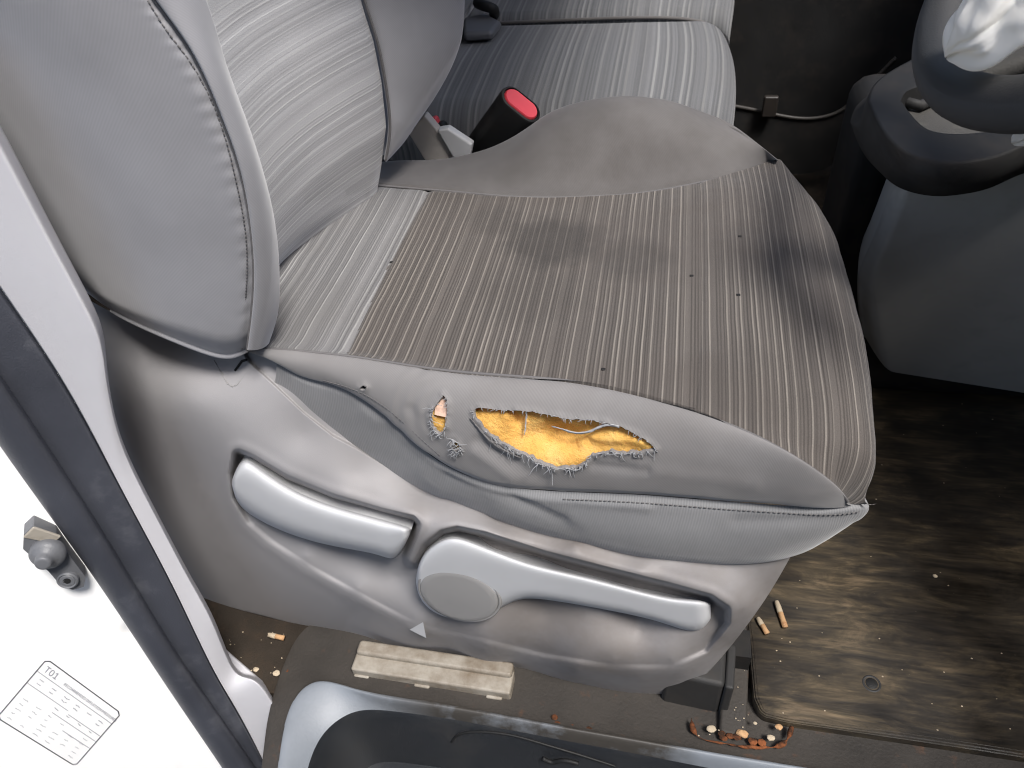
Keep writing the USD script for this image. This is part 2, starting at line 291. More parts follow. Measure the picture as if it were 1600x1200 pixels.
m_mat = M('mat_vinyl', {'g': ('geometry', {}), 'mp': ('mapping', dict(rotation=(0, 0, .10), scale=(11., 40., 20.))), 'n': ('noise_texture', dict(scale=1.0, detail=8.0, roughness=.66, distortion=.6)),
                        'mp2': ('mapping', dict(rotation=(0, 0, .10), scale=(14., 230., 90.))), 'n2': ('noise_texture', dict(scale=1.0, detail=4.0, roughness=.6)),
                        'r': ('rgb_ramp', dict(ramp=[(.30, (.009, .0072, .005)), (.46, (.023, .018, .012)), (.58, (.054, .041, .024)), (.76, (.15, .108, .064))])),
                        'r2': ('map_range', dict(from_min=.3, from_max=.7, to_min=.55, to_max=1.35)), 'cs': ('vector_math', dict(math_type='scale')),
                        'big': ('noise_texture', dict(scale=6.0, detail=3.0)), 'mixf': ('math', dict(math_type='multiply_add', value2=.45)), 'sub': ('math', dict(math_type='subtract', value2=.235)),
                        'sp': ('voronoi_texture', dict(scale=75.0)), 'spr': ('map_range', dict(from_min=.055, from_max=.02, to_min=0., to_max=.55, clamp=True)), 'm': ('mix', dict(color2=(.10, .085, .06))),
                        'b': ('bump', dict(strength=.5, distance=.0012)), 'rr': ('map_range', dict(from_min=.3, from_max=.7, to_min=.22, to_max=.55)), 'p': ('principled_bsdf', dict(specular_ior_level=.5))},
          [('g.position', 'mp.vector'), ('mp.vector', 'n.vector'), ('g.position', 'mp2.vector'), ('mp2.vector', 'n2.vector'), ('g.position', 'big.vector'), ('big.fac', 'mixf.value1'), ('n.fac', 'mixf.value3'), ('mixf.value', 'sub.value1'), ('sub.value', 'r.fac'),
           ('n2.fac', 'r2.value'), ('r.color', 'cs.vector1'), ('r2.result', 'cs.scale'), ('g.position', 'sp.vector'), ('sp.distance', 'spr.value'), ('spr.result', 'm.fac'), ('cs.vector', 'm.color1'), ('m.color', 'p.base_color'),
           ('n.fac', 'b.height'), ('b.normal', 'p.normal'), ('big.fac', 'rr.value'), ('rr.result', 'p.roughness')])
m_roof = plain('headlining', (.42, .41, .40), rough=.95)

# ------------------------------------------------------------------ the setting: car floor, cabin round the seat
ground = part('ground', trimesh.creation.box((60, 60, .04), trimesh.transformations.translation_matrix((0, 0, -.42))), plain('asphalt', (.07, .07, .068), rough=.9, grain=90., bump=.5), smooth=False)
meta(ground, 'dark grey ground under the open car', 'ground', kind='structure')
flo = part('floor', trimesh.creation.box((2.3, 1.46, .03), trimesh.transformations.translation_matrix((-.20, 1.09, -.017))), m_carpet, smooth=False)
meta(flo, 'dark grimy car floor under the seats', 'floor', kind='structure')

wl_ = part('wall', trimesh.creation.box((4.2, .2, 3.0), trimesh.transformations.translation_matrix((1.7, -1.1, 1.1))), plain('dark_render', (.10, .098, .095), rough=.9, grain=40., bump=.5), smooth=False)
meta(wl_, 'dark grey wall standing beside the open car door', 'wall', kind='structure')
# cabin shell: roof, far side, firewall, rear bulkhead (they shade the inside as the car does)
shell = thing('car_cabin', 'cabin roof, far door and bulkheads of the car round the seats', 'car body', kind='structure')
roofp = Polygon([(-1.3, .52), (.10, .52), (.20, .62), (.20, 1.75), (-1.3, 1.75)])
part('roof_lining', prism(roofp, 1.32, 1.36), m_roof, shell, smooth=False)
odr = frame(rbox((.07, 1.05, 1.45), .03), (.92, -.22, .42), unit([1, .22, 0]), unit([-.22, 1, 0]), [0, 0, 1.0])
part('open_front_door', odr, m_dark, shell)
part('rear_bulkhead', trimesh.creation.box((.04, 1.5, 1.3), trimesh.transformations.translation_matrix((-1.3, 1.1, .65))), m_dark, shell, smooth=False)
part('firewall', trimesh.creation.box((.04, 1.5, .95), trimesh.transformations.translation_matrix((1.00, 1.1, .45))), m_black, shell, smooth=False)
part('dashboard', rbox((.50, 1.4, .26), .07), m_black, shell)
UsdGeom.Xformable(stage.GetPrimAtPath('/World/car_cabin/dashboard')).AddTranslateOp().Set((.84, 1.12, .78))

# ================================================================== DRIVER'S SEAT
seat = thing('driver_seat', "grey cloth driver's seat with striped insert and torn bolster showing yellow foam", 'car seat')

# ---- cushion curves
Dl = [(360, 538), (415, 542), (550, 555), (700, 577), (870, 591), (1000, 615), (1150, 665), (1250, 717), (1310, 762), (1330, 787)]
Dz = [.472, .472, .472, .470, .468, .468, .464, .450, .420, .392]
Dc = np.array([at(*p, z=z) for p, z in zip(Dl, Dz)])
Bl = [(430, 566), (470, 590), (520, 604), (560, 622), (605, 655), (640, 690), (700, 733), (760, 757), (800, 765), (900, 772), (1000, 776), (1100, 784), (1200, 791), (1290, 795), (1330, 791)]
By = [.472, .466, .460, .455, .448, .440, .428, .421, .420, .418, .417, .417, .417, .419, .424]
Bc = np.array([at(*p, y=y) for p, y in zip(Bl, By)])
Dc[-1] = Bc[-1]
NU = 560
D = curve(Dc, NU); B = curve(Bc, NU)
def bezier(P0, P1, P2, P3, nv):
    t = np.linspace(0, 1, nv)[None, :, None]; f = lambda a: a[:, None, :]
    return (1 - t)**3 * f(P0) + 3 * t * (1 - t)**2 * f(P1) + 3 * t * t * (1 - t) * f(P2) + t**3 * f(P3)
NV = 120
gap = (D - B); dz = np.maximum(gap[:, 2:3], 0); dy = np.maximum(gap[:, 1:2], 0.0)
ex = lambda v: np.array(v)[None]
P1 = D + np.c_[0 * dy, -.55 * dy - .004 * sm(dz, 0, .04), .09 * dz]
P2 = B + np.c_[0 * dy, -.010 * sm(dz, 0, .05), .50 * dz]
bol = bezier(D, P1, P2, B, NV)
bpx = pix(bol)
main_hole = Polygon([(739, 643), (750, 638), (775, 640), (800, 643), (825, 644), (850, 647), (881, 653), (912, 657), (944, 660), (969, 667), (994, 678), (1012, 690), (1024, 703), (991, 707), (950, 705), (928, 710), (912, 725), (894, 732), (869, 732), (847, 726), (828, 713), (803, 702), (781, 691), (762, 676), (747, 657)])
small_hole = Polygon([(694, 616), (699, 632), (698, 654), (694, 674), (684, 678), (675, 666), (671, 654), (677, 641), (686, 627)])
tiny_hole = Polygon([(707, 686), (716, 692), (720, 702), (716, 708), (708, 704)])
speck = Polygon([(563, 605), (569, 602), (574, 604), (570, 609), (564, 610)])
holes = [main_hole, small_hole, tiny_hole, speck]
def ragged(poly, amp, seed, step=2.0):
    L = poly.exterior.length; n = max(12, int(L / step)); out = []
    for i in range(n):
        p = poly.exterior.interpolate(i * L / n); q = np.array([p.x, p.y])
        q = q + amp * (meshkit.fbm(np.array([[q[0] * .16, q[1] * .16, seed], [q[0] * .16 + 50, q[1] * .16, seed]]), 3, seed) - .5) * 2
        out.append(q)
    return Polygon(out).buffer(0)
rag = [ragged(main_hole, 3.2, 1), ragged(small_hole, 2.2, 2), ragged(tiny_hole, 1.6, 3), ragged(speck, .6, 4, 1.0)]
allholes = shapely.union_all(rag)
n_b = toward_cam(bol, norms(bol)); 
bad = ~np.isfinite(n_b).all(-1) | (np.linalg.norm(n_b, axis=-1) < .5); n_b[bad] = (0, -.7, .7)
pts = shapely.points(bpx[..., 0], bpx[..., 1])
dist = shapely.distance(pts, allholes); inside = dist <= 0
v_ = np.linspace(0, 1, NV)[None]; u_ = np.linspace(0, 1, NU)[:, None]
# seams pull the cloth in; sagging and ripples round the tears
disp = -.0028 * np.exp(-(v_ / .045)**2) - .0026 * np.exp(-((1 - v_) / .05)**2)
disp = disp + .0022 * (meshkit.fbm(bol * 22, 3, 5) - .5) * sm(dist, 0, 60)
rr = np.hypot(bpx[..., 0] - 700, (bpx[..., 1] - 645))
ang = sm(-(bpx[..., 0] - 690), 0, 30)
disp += ang * sm(np.abs(rr - 60), 50, 20) * .0005 * np.cos((rr - 46) * 2 * np.pi / 21)
disp += .0026 * np.exp(-(dist / 6.0)**2) * (meshkit.noise(bol * 160, 3) + .1)                                          # lifted hems
# slack cloth below the main tear, pushed into folds
q = bpx
for (a, b, w, h) in [((748, 690), (850, 752), 11, -.0022), ((930, 728), (1010, 736), 8, -.0016), ((740, 706), (800, 748), 9, .0016), ((1000, 735), (1180, 757), 12, .0010), ((640, 640), (690, 700), 9, -.0012)]:
    ln = LineString([a, b]); disp += h * np.exp(-(shapely.distance(pts, ln) / w)**2)
disp = disp * sm(u_, 0, .02) * sm(1 - u_, 0, .02)
bol2 = bol + n_b * disp[..., None]
# snap the cells next to a hole onto its ragged outline
keepc = ~(inside[:-1, :-1] & inside[1:, :-1] & inside[:-1, 1:] & inside[1:, 1:])
edge_in = inside & (dist <= 0)
touch = np.zeros_like(inside)
for a in (0, 1):
    for b in (0, 1): touch[a:NU - 1 + a, b:NV - 1 + b] |= keepc
snap = inside & touch
bd = shapely.union_all([r.exterior for r in rag])
ii, jj = np.nonzero(snap)
for i, j in zip(ii, jj):
    p = bd.interpolate(bd.project(Point(*bpx[i, j]))) if bd.geom_type == 'LineString' else min((r.exterior.interpolate(r.exterior.project(Point(*bpx[i, j]))) for r in rag), key=lambda c: c.distance(Point(*bpx[i, j])))
    bol2[i, j] = at(p.x, p.y, y=bol2[i, j, 1]) 
idx = np.arange(NU * NV).reshape(NU, NV)
quads = np.stack([idx[:-1, :-1], idx[:-1, 1:], idx[1:, 1:], idx[1:, :-1]], -1)[keepc]
uvb = arc_uv(bol)
# turned-in raw edge: border of removed cells pushed 3 mm inwards
ed = {}
for qd in quads:
    for k in range(4):
        e = (int(qd[k]), int(qd[(k + 1) % 4])); r_ = (e[1], e[0])
        if r_ in ed: del ed[r_]
        else: ed[e] = 1
snapflat = snap.ravel(); be = [e for e in ed if snapflat[e[0]] and snapflat[e[1]]]
Vb = bol2.reshape(-1, 3); nb = n_b.reshape(-1, 3)
vin = sorted({i for e in be for i in e}); mp_ = {v: k + len(Vb) for k, v in enumerate(vin)}
Vall = np.vstack([Vb, Vb[vin] - nb[vin] * .0035])
rim = np.array([(e[1], e[0], mp_[e[0]], mp_[e[1]]) for e in be])
uvall = np.vstack([uvb.reshape(-1, 2), uvb.reshape(-1, 2)[vin]])
part('cushion_bolster', (Vall, np.vstack([quads, rim])), m_fab, seat, smooth=True, uv=uvall, label='torn grey outer cushion bolster')

# ---- foam behind the tears
fi = slice(int(np.argmin(np.abs(bpx[:, 60, 0] - 630))), int(np.argmin(np.abs(bpx[:, 60, 0] - 1060))))
fpx = bpx[fi]; fb = bol[fi]; fn = n_b[fi]
dm = shapely.distance(shapely.points(fpx[..., 0], fpx[..., 1]), main_hole.exterior) * shapely.contains_xy(main_hole, fpx[..., 0], fpx[..., 1])
pit = np.exp(-(((fpx[..., 0] - 872) / 62)**2 + ((fpx[..., 1] - 690) / 26)**2))
depth = .0046 + .016 * pit + .0030 * (meshkit.fbm(fb * 60, 3, 9) - .5) + .0010 * (meshkit.fbm(fb * 520, 2, 19) - .5)
ln = LineString([(905, 700), (914, 688), (930, 692), (985, 688), (1015, 698)])
depth += -.004 * np.exp(-(shapely.distance(shapely.points(fpx[..., 0], fpx[..., 1]), ln) / 9)**2)
depth += .006 * np.exp(-(((fpx[..., 0] - 806) / 8)**2 + ((fpx[..., 1] - 662) / 14)**2))
part('foam', gridmesh(fb - fn * depth[..., None]), m_foam, seat, label='yellow foam showing through the tears')
# pale lining strip in the upper half of the small tear
lp = np.array([(680, 634), (688, 622), (695, 613), (700, 632), (698, 652), (688, 650), (679, 648)])
def on_bolster(px, py, off):
    k = np.argmin((bpx[..., 0] - px)**2 + (bpx[..., 1] - py)**2); i, j = np.unravel_index(k, bpx.shape[:2])
    p0 = bol[i, j] + n_b[i, j] * off; return at(px, py, y=p0[1] + 0.0)
lv = np.array([on_bolster(x, y, -.002 - .001 * math.sin(i)) for i, (x, y) in enumerate(lp)]); lc = lv.mean(0) + np.array([0, .001, 0])
part('torn_lining', (np.vstack([lv, lc]), np.array([(i, (i + 1) % 7, 7) for i in range(7)])), m_lining, seat)

# ---- frayed threads round the tears
thr = []
def fray(poly, n, lmin, lmax, seed, where=None):
    r = np.random.default_rng(seed); L = poly.exterior.length
    c = np.array(poly.centroid.coords[0])
    for k in range(n):
        s = r.random() * L; p = np.array(poly.exterior.interpolate(s).coords[0]); 
        if where is not None and not where(p): continue
        i, j = np.unravel_index(np.argmin((bpx[..., 0] - p[0])**2 + (bpx[..., 1] - p[1])**2), bpx.shape[:2])
        nn = n_b[i, j]; p0 = bol2[i, j]
        tin = np.array(poly.exterior.interpolate((s + 3) % L).coords[0]) - p
        out2 = np.array([tin[1], -tin[0]]); out2 /= np.linalg.norm(out2) + 1e-9
        if Polygon(poly).contains(Point(*(p + out2 * 3))): out2 = -out2
        side = -out2 if r.random() < .45 else out2
        d2 = side * r.uniform(.3, 1) + unit(tin) * r.normal(0, .7) + np.array([0, .45])
        dpx = at(*(p + d2 * 4), y=p0[1]) - at(*p, y=p0[1]); d = unit(dpx) 
        ln_ = r.uniform(lmin, lmax); w = unit(r.normal(size=3)); t = np.linspace(0, 1, 6)[:, None]
        off = nn * (.0012 + ln_ * r.uniform(.02, .3))
        path = p0 + d * ln_ * t + off * np.sin(t * np.pi * r.uniform(.5, 1)) + w * ln_ * .22 * t * np.sin(t * r.uniform(2, 6)) + np.array([0, -.0003, -.002]) * t**2 * ln_ / .01
        thr.append(tube(path, np.linspace(.00030, .00016, 6), 5))
fray(rag[0], 110, .0015, .004, 21)
fray(rag[0], 90, .003, .010, 22, lambda p: p[1] > 690)
fray(rag[0], 46, .008, .017, 23, lambda p: p[1] > 718 or (p[0] < 800 and p[1] > 680))
fray(rag[1], 40, .002, .006, 24); fray(rag[1], 22, .005, .011, 27, lambda p: p[0] < 684)
fray(rag[2], 34, .002, .006, 25); fray(rag[2], 14, .006, .011, 26)
part('frayed_threads', join(thr), m_thread, seat, kind='stuff')
def strip(pxs, offs, widths, name, mat):
    P3 = np.array([on_bolster(x, y, o) for (x, y), o in zip(pxs, offs)]); P3 = curve(P3, 24); w = np.interp(np.linspace(0, 1, 24), np.linspace(0, 1, len(widths)), widths)
    ms = [tube(P3 + rng.normal(0, .0003, P3.shape) + np.array([0, -.0002, .0005]) * k, w * .42, 6) for k in range(-1, 2)]
    return part(name, join(ms), mat, seat)
strip([(862, 666), (880, 671), (900, 676), (922, 674), (948, 664), (968, 667)], [-.004, -.004, -.003, -.002, 0, .0008], [.0004, .0011, .0016, .0024, .0028, .002], 'torn_strip', m_thread)
strip([(823, 643), (822, 655), (821, 668), (819, 680)], [0, -.003, -.004, -.004], [.0014, .001, .0009, .0004], 'torn_strip', m_thread)
strip([(735, 654), (752, 674), (770, 692), (792, 706), (815, 716)], [.001, .0015, .0015, .0015, .001], [.001, .002, .0024, .002, .001], 'torn_strip', m_stitch)

# ---- side panel below the stitched seam
Bext = np.vstack([Bc[:-1], Bc[-1:], [at(1346, 790, y=.428)], [at(1358, 787, y=.436)], [(.148, .54, .378)], [(.148, .80, .378)]])
fr = len(Bc)
Al = [(430, 640), (520, 700), (600, 752), (700, 800), (780, 826), (870, 845), (1000, 872), (1100, 882), (1180, 880), (1260, 862), (1320, 826)]
Ay = [.474, .470, .465, .456, .446, .433, .422, .422, .424, .428, .436]
Ac = np.array([at(*p, y=y) for p, y in zip(Al, Ay)])
Aext = np.vstack([Ac, [at(1350, 802, y=.446)], [(.145, .54, .32)], [(.145, .80, .32)]])
NS = 300
Bs = curve(Bext, NS); As = curve(Aext, NS)
hgt = np.linalg.norm(Bs - As, axis=1, keepdims=True); 
outw = np.tile(np.array([[0, -1.0, 0]]), (NS, 1)); kf = sm(Bs[:, :1], .12, .18); outw = outw * (1 - kf) + np.array([[1.0, -.2, 0]]) * kf
k1 = .13 * hgt * (0.4 + .6 * sm(Bs[:, :1], -.20, -.08))
sp = bezier(Bs, Bs + outw * k1 * .6 + ex([0, 0, -.30]) * hgt, As + outw * k1 * 1.6 + ex([0, 0, .40]) * hgt, As, 60)
tuck = np.stack([As + ex([0, .008, -.006]), As + ex([0, .03, -.018]), As + ex([0, .07, -.02])], 1)
sp = np.concatenate([sp, tuck], 1)
spp = pix(sp); ns = toward_cam(sp, norms(sp)); vs = np.r_[np.linspace(0, 1, 60), [1.05, 1.1, 1.2]][None]
pts2 = shapely.points(spp[..., 0], spp[..., 1])
ds = -.0028 * np.exp(-(vs / .05)**2) + .002 * (meshkit.fbm(sp * 18, 3, 8) - .5) * sm(vs, 0, .2)
for (a, b, w, h) in [((600, 672), (760, 790), 14, -.0018), ((570, 640), (690, 770), 12, .0013), ((700, 742), (880, 815), 10, -.0025), ((800, 775), (900, 830), 9, -.0016), ((820, 772), (1010, 790), 10, .0022), ((1150, 815), (1330, 812), 10, -.0014)]:
    ds += h * np.exp(-(shapely.distance(pts2, LineString([a, b])) / w)**2) * sm(vs, .02, .15)
sp = sp + ns * ds[..., None]
part('cushion_side', gridmesh(sp), m_fabside, seat, uv=arc_uv(sp).reshape(-1, 2), label='ribbed grey side panel of the cushion')

# ---- striped top of the cushion
xs_y = np.array([.372, .422, .494, .628, .73, .809, .885]); xs_x = np.array([.170, .181, .190, .198, .196, .183, .150])
Fl = [(520, 283), (570, 286), (640, 292), (700, 297), (780, 304), (860, 307), (930, 305), (1000, 300), (1090, 284), (1150, 269), (1215, 249)]
Fc = atl(Fl, z=np.array([.47, .47, .47, .47, .47, .47, .47, .47, .468, .465, .458]))
NT, NN, NR = 170, 34, 90
def nose(p, xk, zb=.374):
    """front roll of a row whose top ends at p: an elliptic quarter, then tucked in"""
    a = np.linspace(0, np.pi / 2, NN - 7)[1:]; ax, az = xk - p[0], p[2] - .415
    q = np.stack([p[0] + ax * np.sin(a), np.full(len(a), p[1]), p[2] - az * (1 - np.cos(a))], -1)
    t = np.linspace(0, 1, 8)[1:, None]
    return np.vstack([q, q[-1] + t * np.array([-.008, 0, zb - .415])])[:NN - 1]
rows = []
Dtop = curve(Dc[:9], NT)
rows.append((0.0, np.vstack([Dtop, curve(np.vstack([Dc[8:9], Dc[9:10], [at(1350, 789, y=.425)], [at(1367, 782, y=.428)]]), NN)[1:]])))
def row(v, yr, yf, zr=.470, zf=.466, sag=.0):
    xk = np.interp(yf, xs_y, xs_x); xt = xk - .050
    t = np.linspace(0, 1, NT)[:, None]
    p0, p1 = np.array([-.40, yr, zr]), np.array([xt, yf, zf])
    p = p0 + (p1 - p0) * t; p[:, 2] -= sag * np.sin(np.pi * t[:, 0])
    p[:, 2] += .006 * np.exp(-((p[:, 0] - .05) / .09)**2) - .010 * sm(p[:, 0], xt - .06, xt)
    rows.append((v, np.vstack([p, nose(p[-1], xk)])))
row(.10, .505, .440, .470, .460); row(.25, .545, .488, .470, .472, .004); row(.5, .625, .605, .470, .476, .007); row(.75, .71, .745, .470, .474, .005)
Ft = curve(Fc, NT); rows.append((1.0, np.vstack([Ft, nose(Ft[-1], .150)[:]])))
vv = np.array([r[0] for r in rows]); RR = np.stack([r[1] for r in rows])
cs = PchipInterpolator(vv, RR, axis=0); top = cs(np.linspace(0, 1, NR))            # NR x (NT+NN-1) x 3
n_t = toward_cam(top[:, :NT], norms(top)[:, :NT]); n_full = norms(top); 
if n_full[NR // 2, NT // 2, 2] < 0: n_full = -n_full
vt = np.linspace(0, 1, NR)[:, None]
tpx = pix(top); tp = shapely.points(tpx[..., 0], tpx[..., 1])
seam1 = LineString([(668, 296), (640, 345), (600, 420), (565, 495), (536, 560)])
seam2 = LineString([(1092, 280), (1098, 340), (1097, 430), (1094, 520), (1085, 645)])
d1 = shapely.distance(tp, seam1); d2 = shapely.distance(tp, seam2)
dsp = -.0026 * np.exp(-(vt / .02)**2) - .0026 * np.exp(-((1 - vt) / .02)**2) * (1 - sm(tpx[..., 0], 1060, 1140)) - .0030 * np.exp(-(d1 / 4.5)**2) - .0016 * np.exp(-(d2 / 6)**2)
dsp = dsp + .003 * (meshkit.fbm(top * 9, 3, 4) - .5) + .0016 * (meshkit.fbm(top * 40, 2, 6) - .5)
top = top + n_full * dsp[..., None]
T = top.transpose(1, 0, 2)                                                          # along x, across y
# stripes run across the seat: coordinate = distance from the front, nearly constant along each line seen in the cloth
uvT = np.stack([T[..., 0] + np.r_[np.zeros(NT), np.cumsum(np.linalg.norm(np.diff(T[NT - 1:, NR // 2], axis=0), axis=1))][:, None], T[..., 1]], -1)
uvT[NT:, :, 0] = uvT[NT - 1:NT, :, 0] + np.cumsum(np.linalg.norm(np.diff(T[NT - 1:], axis=0), axis=2), axis=0)
side1 = tpx.transpose(1, 0, 2)
def left_of(px, line):
    c = np.array(line.coords); o = np.argsort(c[:, 1]); return px[..., 0] < np.interp(px[..., 1], c[o, 1], c[o, 0])
L1 = left_of(side1, seam1); L2 = left_of(side1, seam2)
cellc = lambda A: A[:-1, :-1]
iT = np.arange(T.shape[0] * T.shape[1]).reshape(T.shape[:2])
qT = np.stack([iT[:-1, :-1], iT[1:, :-1], iT[1:, 1:], iT[:-1, 1:]], -1)
def sub(mask, name, mat, label=None):
    qq = qT[mask]; used, inv = np.unique(qq, return_inverse=True)
    return part(name, (T.reshape(-1, 3)[used], inv.reshape(-1, 4)), mat, seat, uv=uvT.reshape(-1, 2)[used], label=label)
sub(cellc(L1), 'cushion_rear_strip', m_seat2, 'paler clean striped strip at the back of the cushion')
sub(cellc(~L1 & L2), 'cushion_insert', m_seat, 'soiled striped cushion insert')
sub(cellc(~L1 & ~L2), 'cushion_front', m_seat, 'striped front of the cushion')
# burn specks in the cloth
for (x, y) in [(941, 578), (1078, 432), (1158, 370), (1151, 461), (612, 410)]:
    k = np.argmin((tpx[..., 0] - x)**2 + (tpx[..., 1] - y)**2); p = top.reshape(-1, 3)[k]
    part('burn_speck', frame(rbox((.0036, .0030, .0010), .0005, 8), p + np.array([0, 0, .0003]), *np.eye(3)), m_black, seat)

# ---- raised far bolster of the cushion
Gl = [(560, 268), (610, 255), (670, 252), (720, 245), (765, 232), (800, 215), (830, 195), (860, 176), (895, 163), (930, 156), (965, 152), (1000, 153), (1040, 159), (1080, 171), (1115, 185), (1150, 203), (1185, 226), (1215, 249)]
tg = np.linspace(0, 1, len(Gl))
Gy = np.interp(tg, [0, .15, .4, .8, 1], [.84, .855, .885, .90, .872])
Gc = np.array([at(*p, y=y) for p, y in zip(Gl, Gy)])
NG = 160
Fs_ = curve(Fc, NG); Gs = curve(Gc, NG)
g = Gs - Fs_
fb1 = bezier(Fs_, Fs_ + g * np.array([[.33, .30, .22]]), Gs + ex([0, -.5, 0]) * np.abs(g[:, 1:2]) * np.array([[1, 1, 0]]) + ex([0, 0, -.02]) * 0, Gs, 50)
tgg = np.linspace(0, 1, NG)[:, None]; Hs = Gs + ex([0, .045, -.09]) * sm(tgg, -.1, .2) * (1 - sm(tgg, .50, .90))
fb2 = bezier(Gs, Gs + ex([0, .022, 0]) * (1 - sm(tgg, .82, 1.0)), Hs + ex([0, .004, .04]) * (1 - sm(tgg, .50, .90)), Hs, 24)[:, 1:]
fbo = np.concatenate([fb1, fb2], 1); nf = norms(fbo); nf = nf * np.sign(nf[NG // 2, 20, 2])
vf = np.linspace(0, 1.4, fbo.shape[1])[None]
dsf = -.0022 * np.exp(-(vf / .04)**2) * (1 - sm(tgg, .75, .95)) + .004 * (meshkit.fbm(fbo * 12, 3, 14) - .5) * sm(vf, 0, .3) * (1 - sm(tgg, .8, 1.))
fbo = fbo + nf * np.nan_to_num(dsf)[..., None]
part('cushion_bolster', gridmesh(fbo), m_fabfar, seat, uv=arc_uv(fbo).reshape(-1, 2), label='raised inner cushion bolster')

# ---- seam welts
part('seam', tube(curve(Fc, 120)[:-14] + [0, 0, -.0016], .0016, 6), m_stitch, seat)
part('seam', tube(curve(Dc, 160)[:-4] + [0, .0004, -.0022], .0015, 6), m_stitch, seat)
# ---- stitching
def stitches(c3, n, r, name='stitching', fill=.62, mat=None, lift=None):
    p = curve(c3, n * 3 + 1); ms = []
    for k in range(n):
        a, b = p[3 * k], p[3 * k] + (p[3 * k + 3] - p[3 * k]) * fill
        ms.append(tube(np.array([a, (a + b) / 2 + (lift if lift is not None else 0), b]), r, 5))
    return part(name, join(ms), mat or m_stitch, seat, kind='stuff')
def on_grid(G, GP, pxs, nn, off):
    out = []
    for (x, y) in pxs:
        k = np.argmin((GP[..., 0] - x)**2 + (GP[..., 1] - y)**2); out.append(G.reshape(-1, 3)[k] + nn.reshape(-1, 3)[k] * off)
    return np.array(out)
spx = pix(sp); nsp = toward_cam(sp, norms(sp))
stitches(on_grid(sp, spx, [(880, 781), (960, 783), (1050, 789), (1130, 796), (1220, 801), (1300, 803), (1345, 799)], nsp, .0009), 62, .00055)
stitches(on_grid(bol2, bpx, [(505, 595), (560, 611), (610, 641), (660, 688), (690, 714)], n_b, .0002), 34, .0004)

# ================================================================== backrest
S1l = [(110, -200), (180, -95), (242, 0), (300, 82), (345, 180), (376, 270), (393, 370), (396, 450), (386, 547)]
Kl = [(215, -200), (272, -95), (322, 0), (352, 95), (386, 190), (412, 270), (430, 350), (437, 430), (434, 490), (420, 537)]
S1 = curve(S1l, 160); K = curve(Kl, 160)
J0 = curve([(-330, -200), (-230, -60), (-120, 120), (-30, 270), (60, 390), (122, 446)], 160)
bot = curve([(386, 547), (358, 557), (310, 546), (250, 522), (180, 488), (122, 446)], 90)
topc = np.linspace(S1[0], J0[0], 90)
c = np.linspace(0, 1, 90)[None, :, None]; t = np.linspace(0, 1, 160)[:, None, None]
coons = (1 - c) * S1[:, None] + c * J0[:, None] + (1 - t) * topc[None] + t * bot[None] - ((1 - t) * ((1 - c) * S1[0] + c * J0[0]) + t * ((1 - c) * S1[-1] + c * J0[-1]))
cc = np.linspace(0, 1, 90)[None]; tt = np.linspace(0, 1, 160)[:, None]
Y = .452 - .011 * np.sin(np.pi * cc) + .13 * np.clip(cc - .12, 0, 1)**3 + .012 * sm(tt, .95, 1.0)**2
Y = Y + .0035 * np.exp(-(cc / .03)**2) + .00032 * np.exp(-((cc - .03) / .03)**2) * np.sin(np.cumsum(np.full(160, 1.0))[:, None] * 1.15 + 2 * meshkit.noise(np.c_[np.arange(160) * .2, np.zeros((160, 2))])[:, None])
side = at(coons[..., 0], coons[..., 1], y=Y)
ret = side[-1][None] + np.array([[0, .012, -.004]])[None] * np.array([1, 2, 4])[:, None, None]
side = np.concatenate([side, ret], 0)
nsd = toward_cam(side, norms(side)); side = side + nsd * (.0009 * (meshkit.fbm(side * 9, 2, 2) - .5) * sm(cc, 0, .1))[..., None]
part('backrest_side', gridmesh(side), m_fabback, seat, uv=arc_uv(side)[..., ::-1].reshape(-1, 2), label='grey cloth outer side of the backrest')
w = np.linspace(0, 1, 30)[None, :, None]; px_ = S1[:, None] * (1 - w) + K[:, None] * w
face = at(px_[..., 0], px_[..., 1], y=.4535 + .034 * w[..., 0]**1.6 - .0015)
face[:, 0] += np.array([0, .002, 0])
face += toward_cam(face, norms(face)) * (.004 * np.sin(np.pi * w[..., 0])**1.0)[..., None] * 0.8
K3 = face[:, -1]
inn = bezier(K3, K3 + ex([-.006, .012, 0]), K3 + ex([-.030, .026, 0]), K3 + ex([-.055, .03, 0]), 16)[:, 1:]
bolb = np.concatenate([face, inn], 1)
part('backrest_bolster', gridmesh(bolb), m_fabback, seat, uv=arc_uv(bolb)[..., ::-1].reshape(-1, 2), label='grey cloth outer bolster of the backrest')
# bottom piping and seam stitches
pp = at(bot[:62, 0], bot[:62, 1] + 1, y=.4545 + .028 * 1.0 + 0 * bot[:62, 0])
part('piping', tube(at(bot[:70, 0], bot[:70, 1], y=side[159, :70, 1] - .001), .0022, 8), m_fabback, seat)
sdp = pix(side)
stitches(on_grid(side, sdp, [(224, -10), (262, 45), (300, 98), (338, 182), (368, 272), (384, 370), (387, 450), (378, 545)], nsd, .0003), 88, .00055)
part('seam', tube(at(S1[:, 0], S1[:, 1], y=.4545)[20:], .0012, 6), m_stitch, seat)
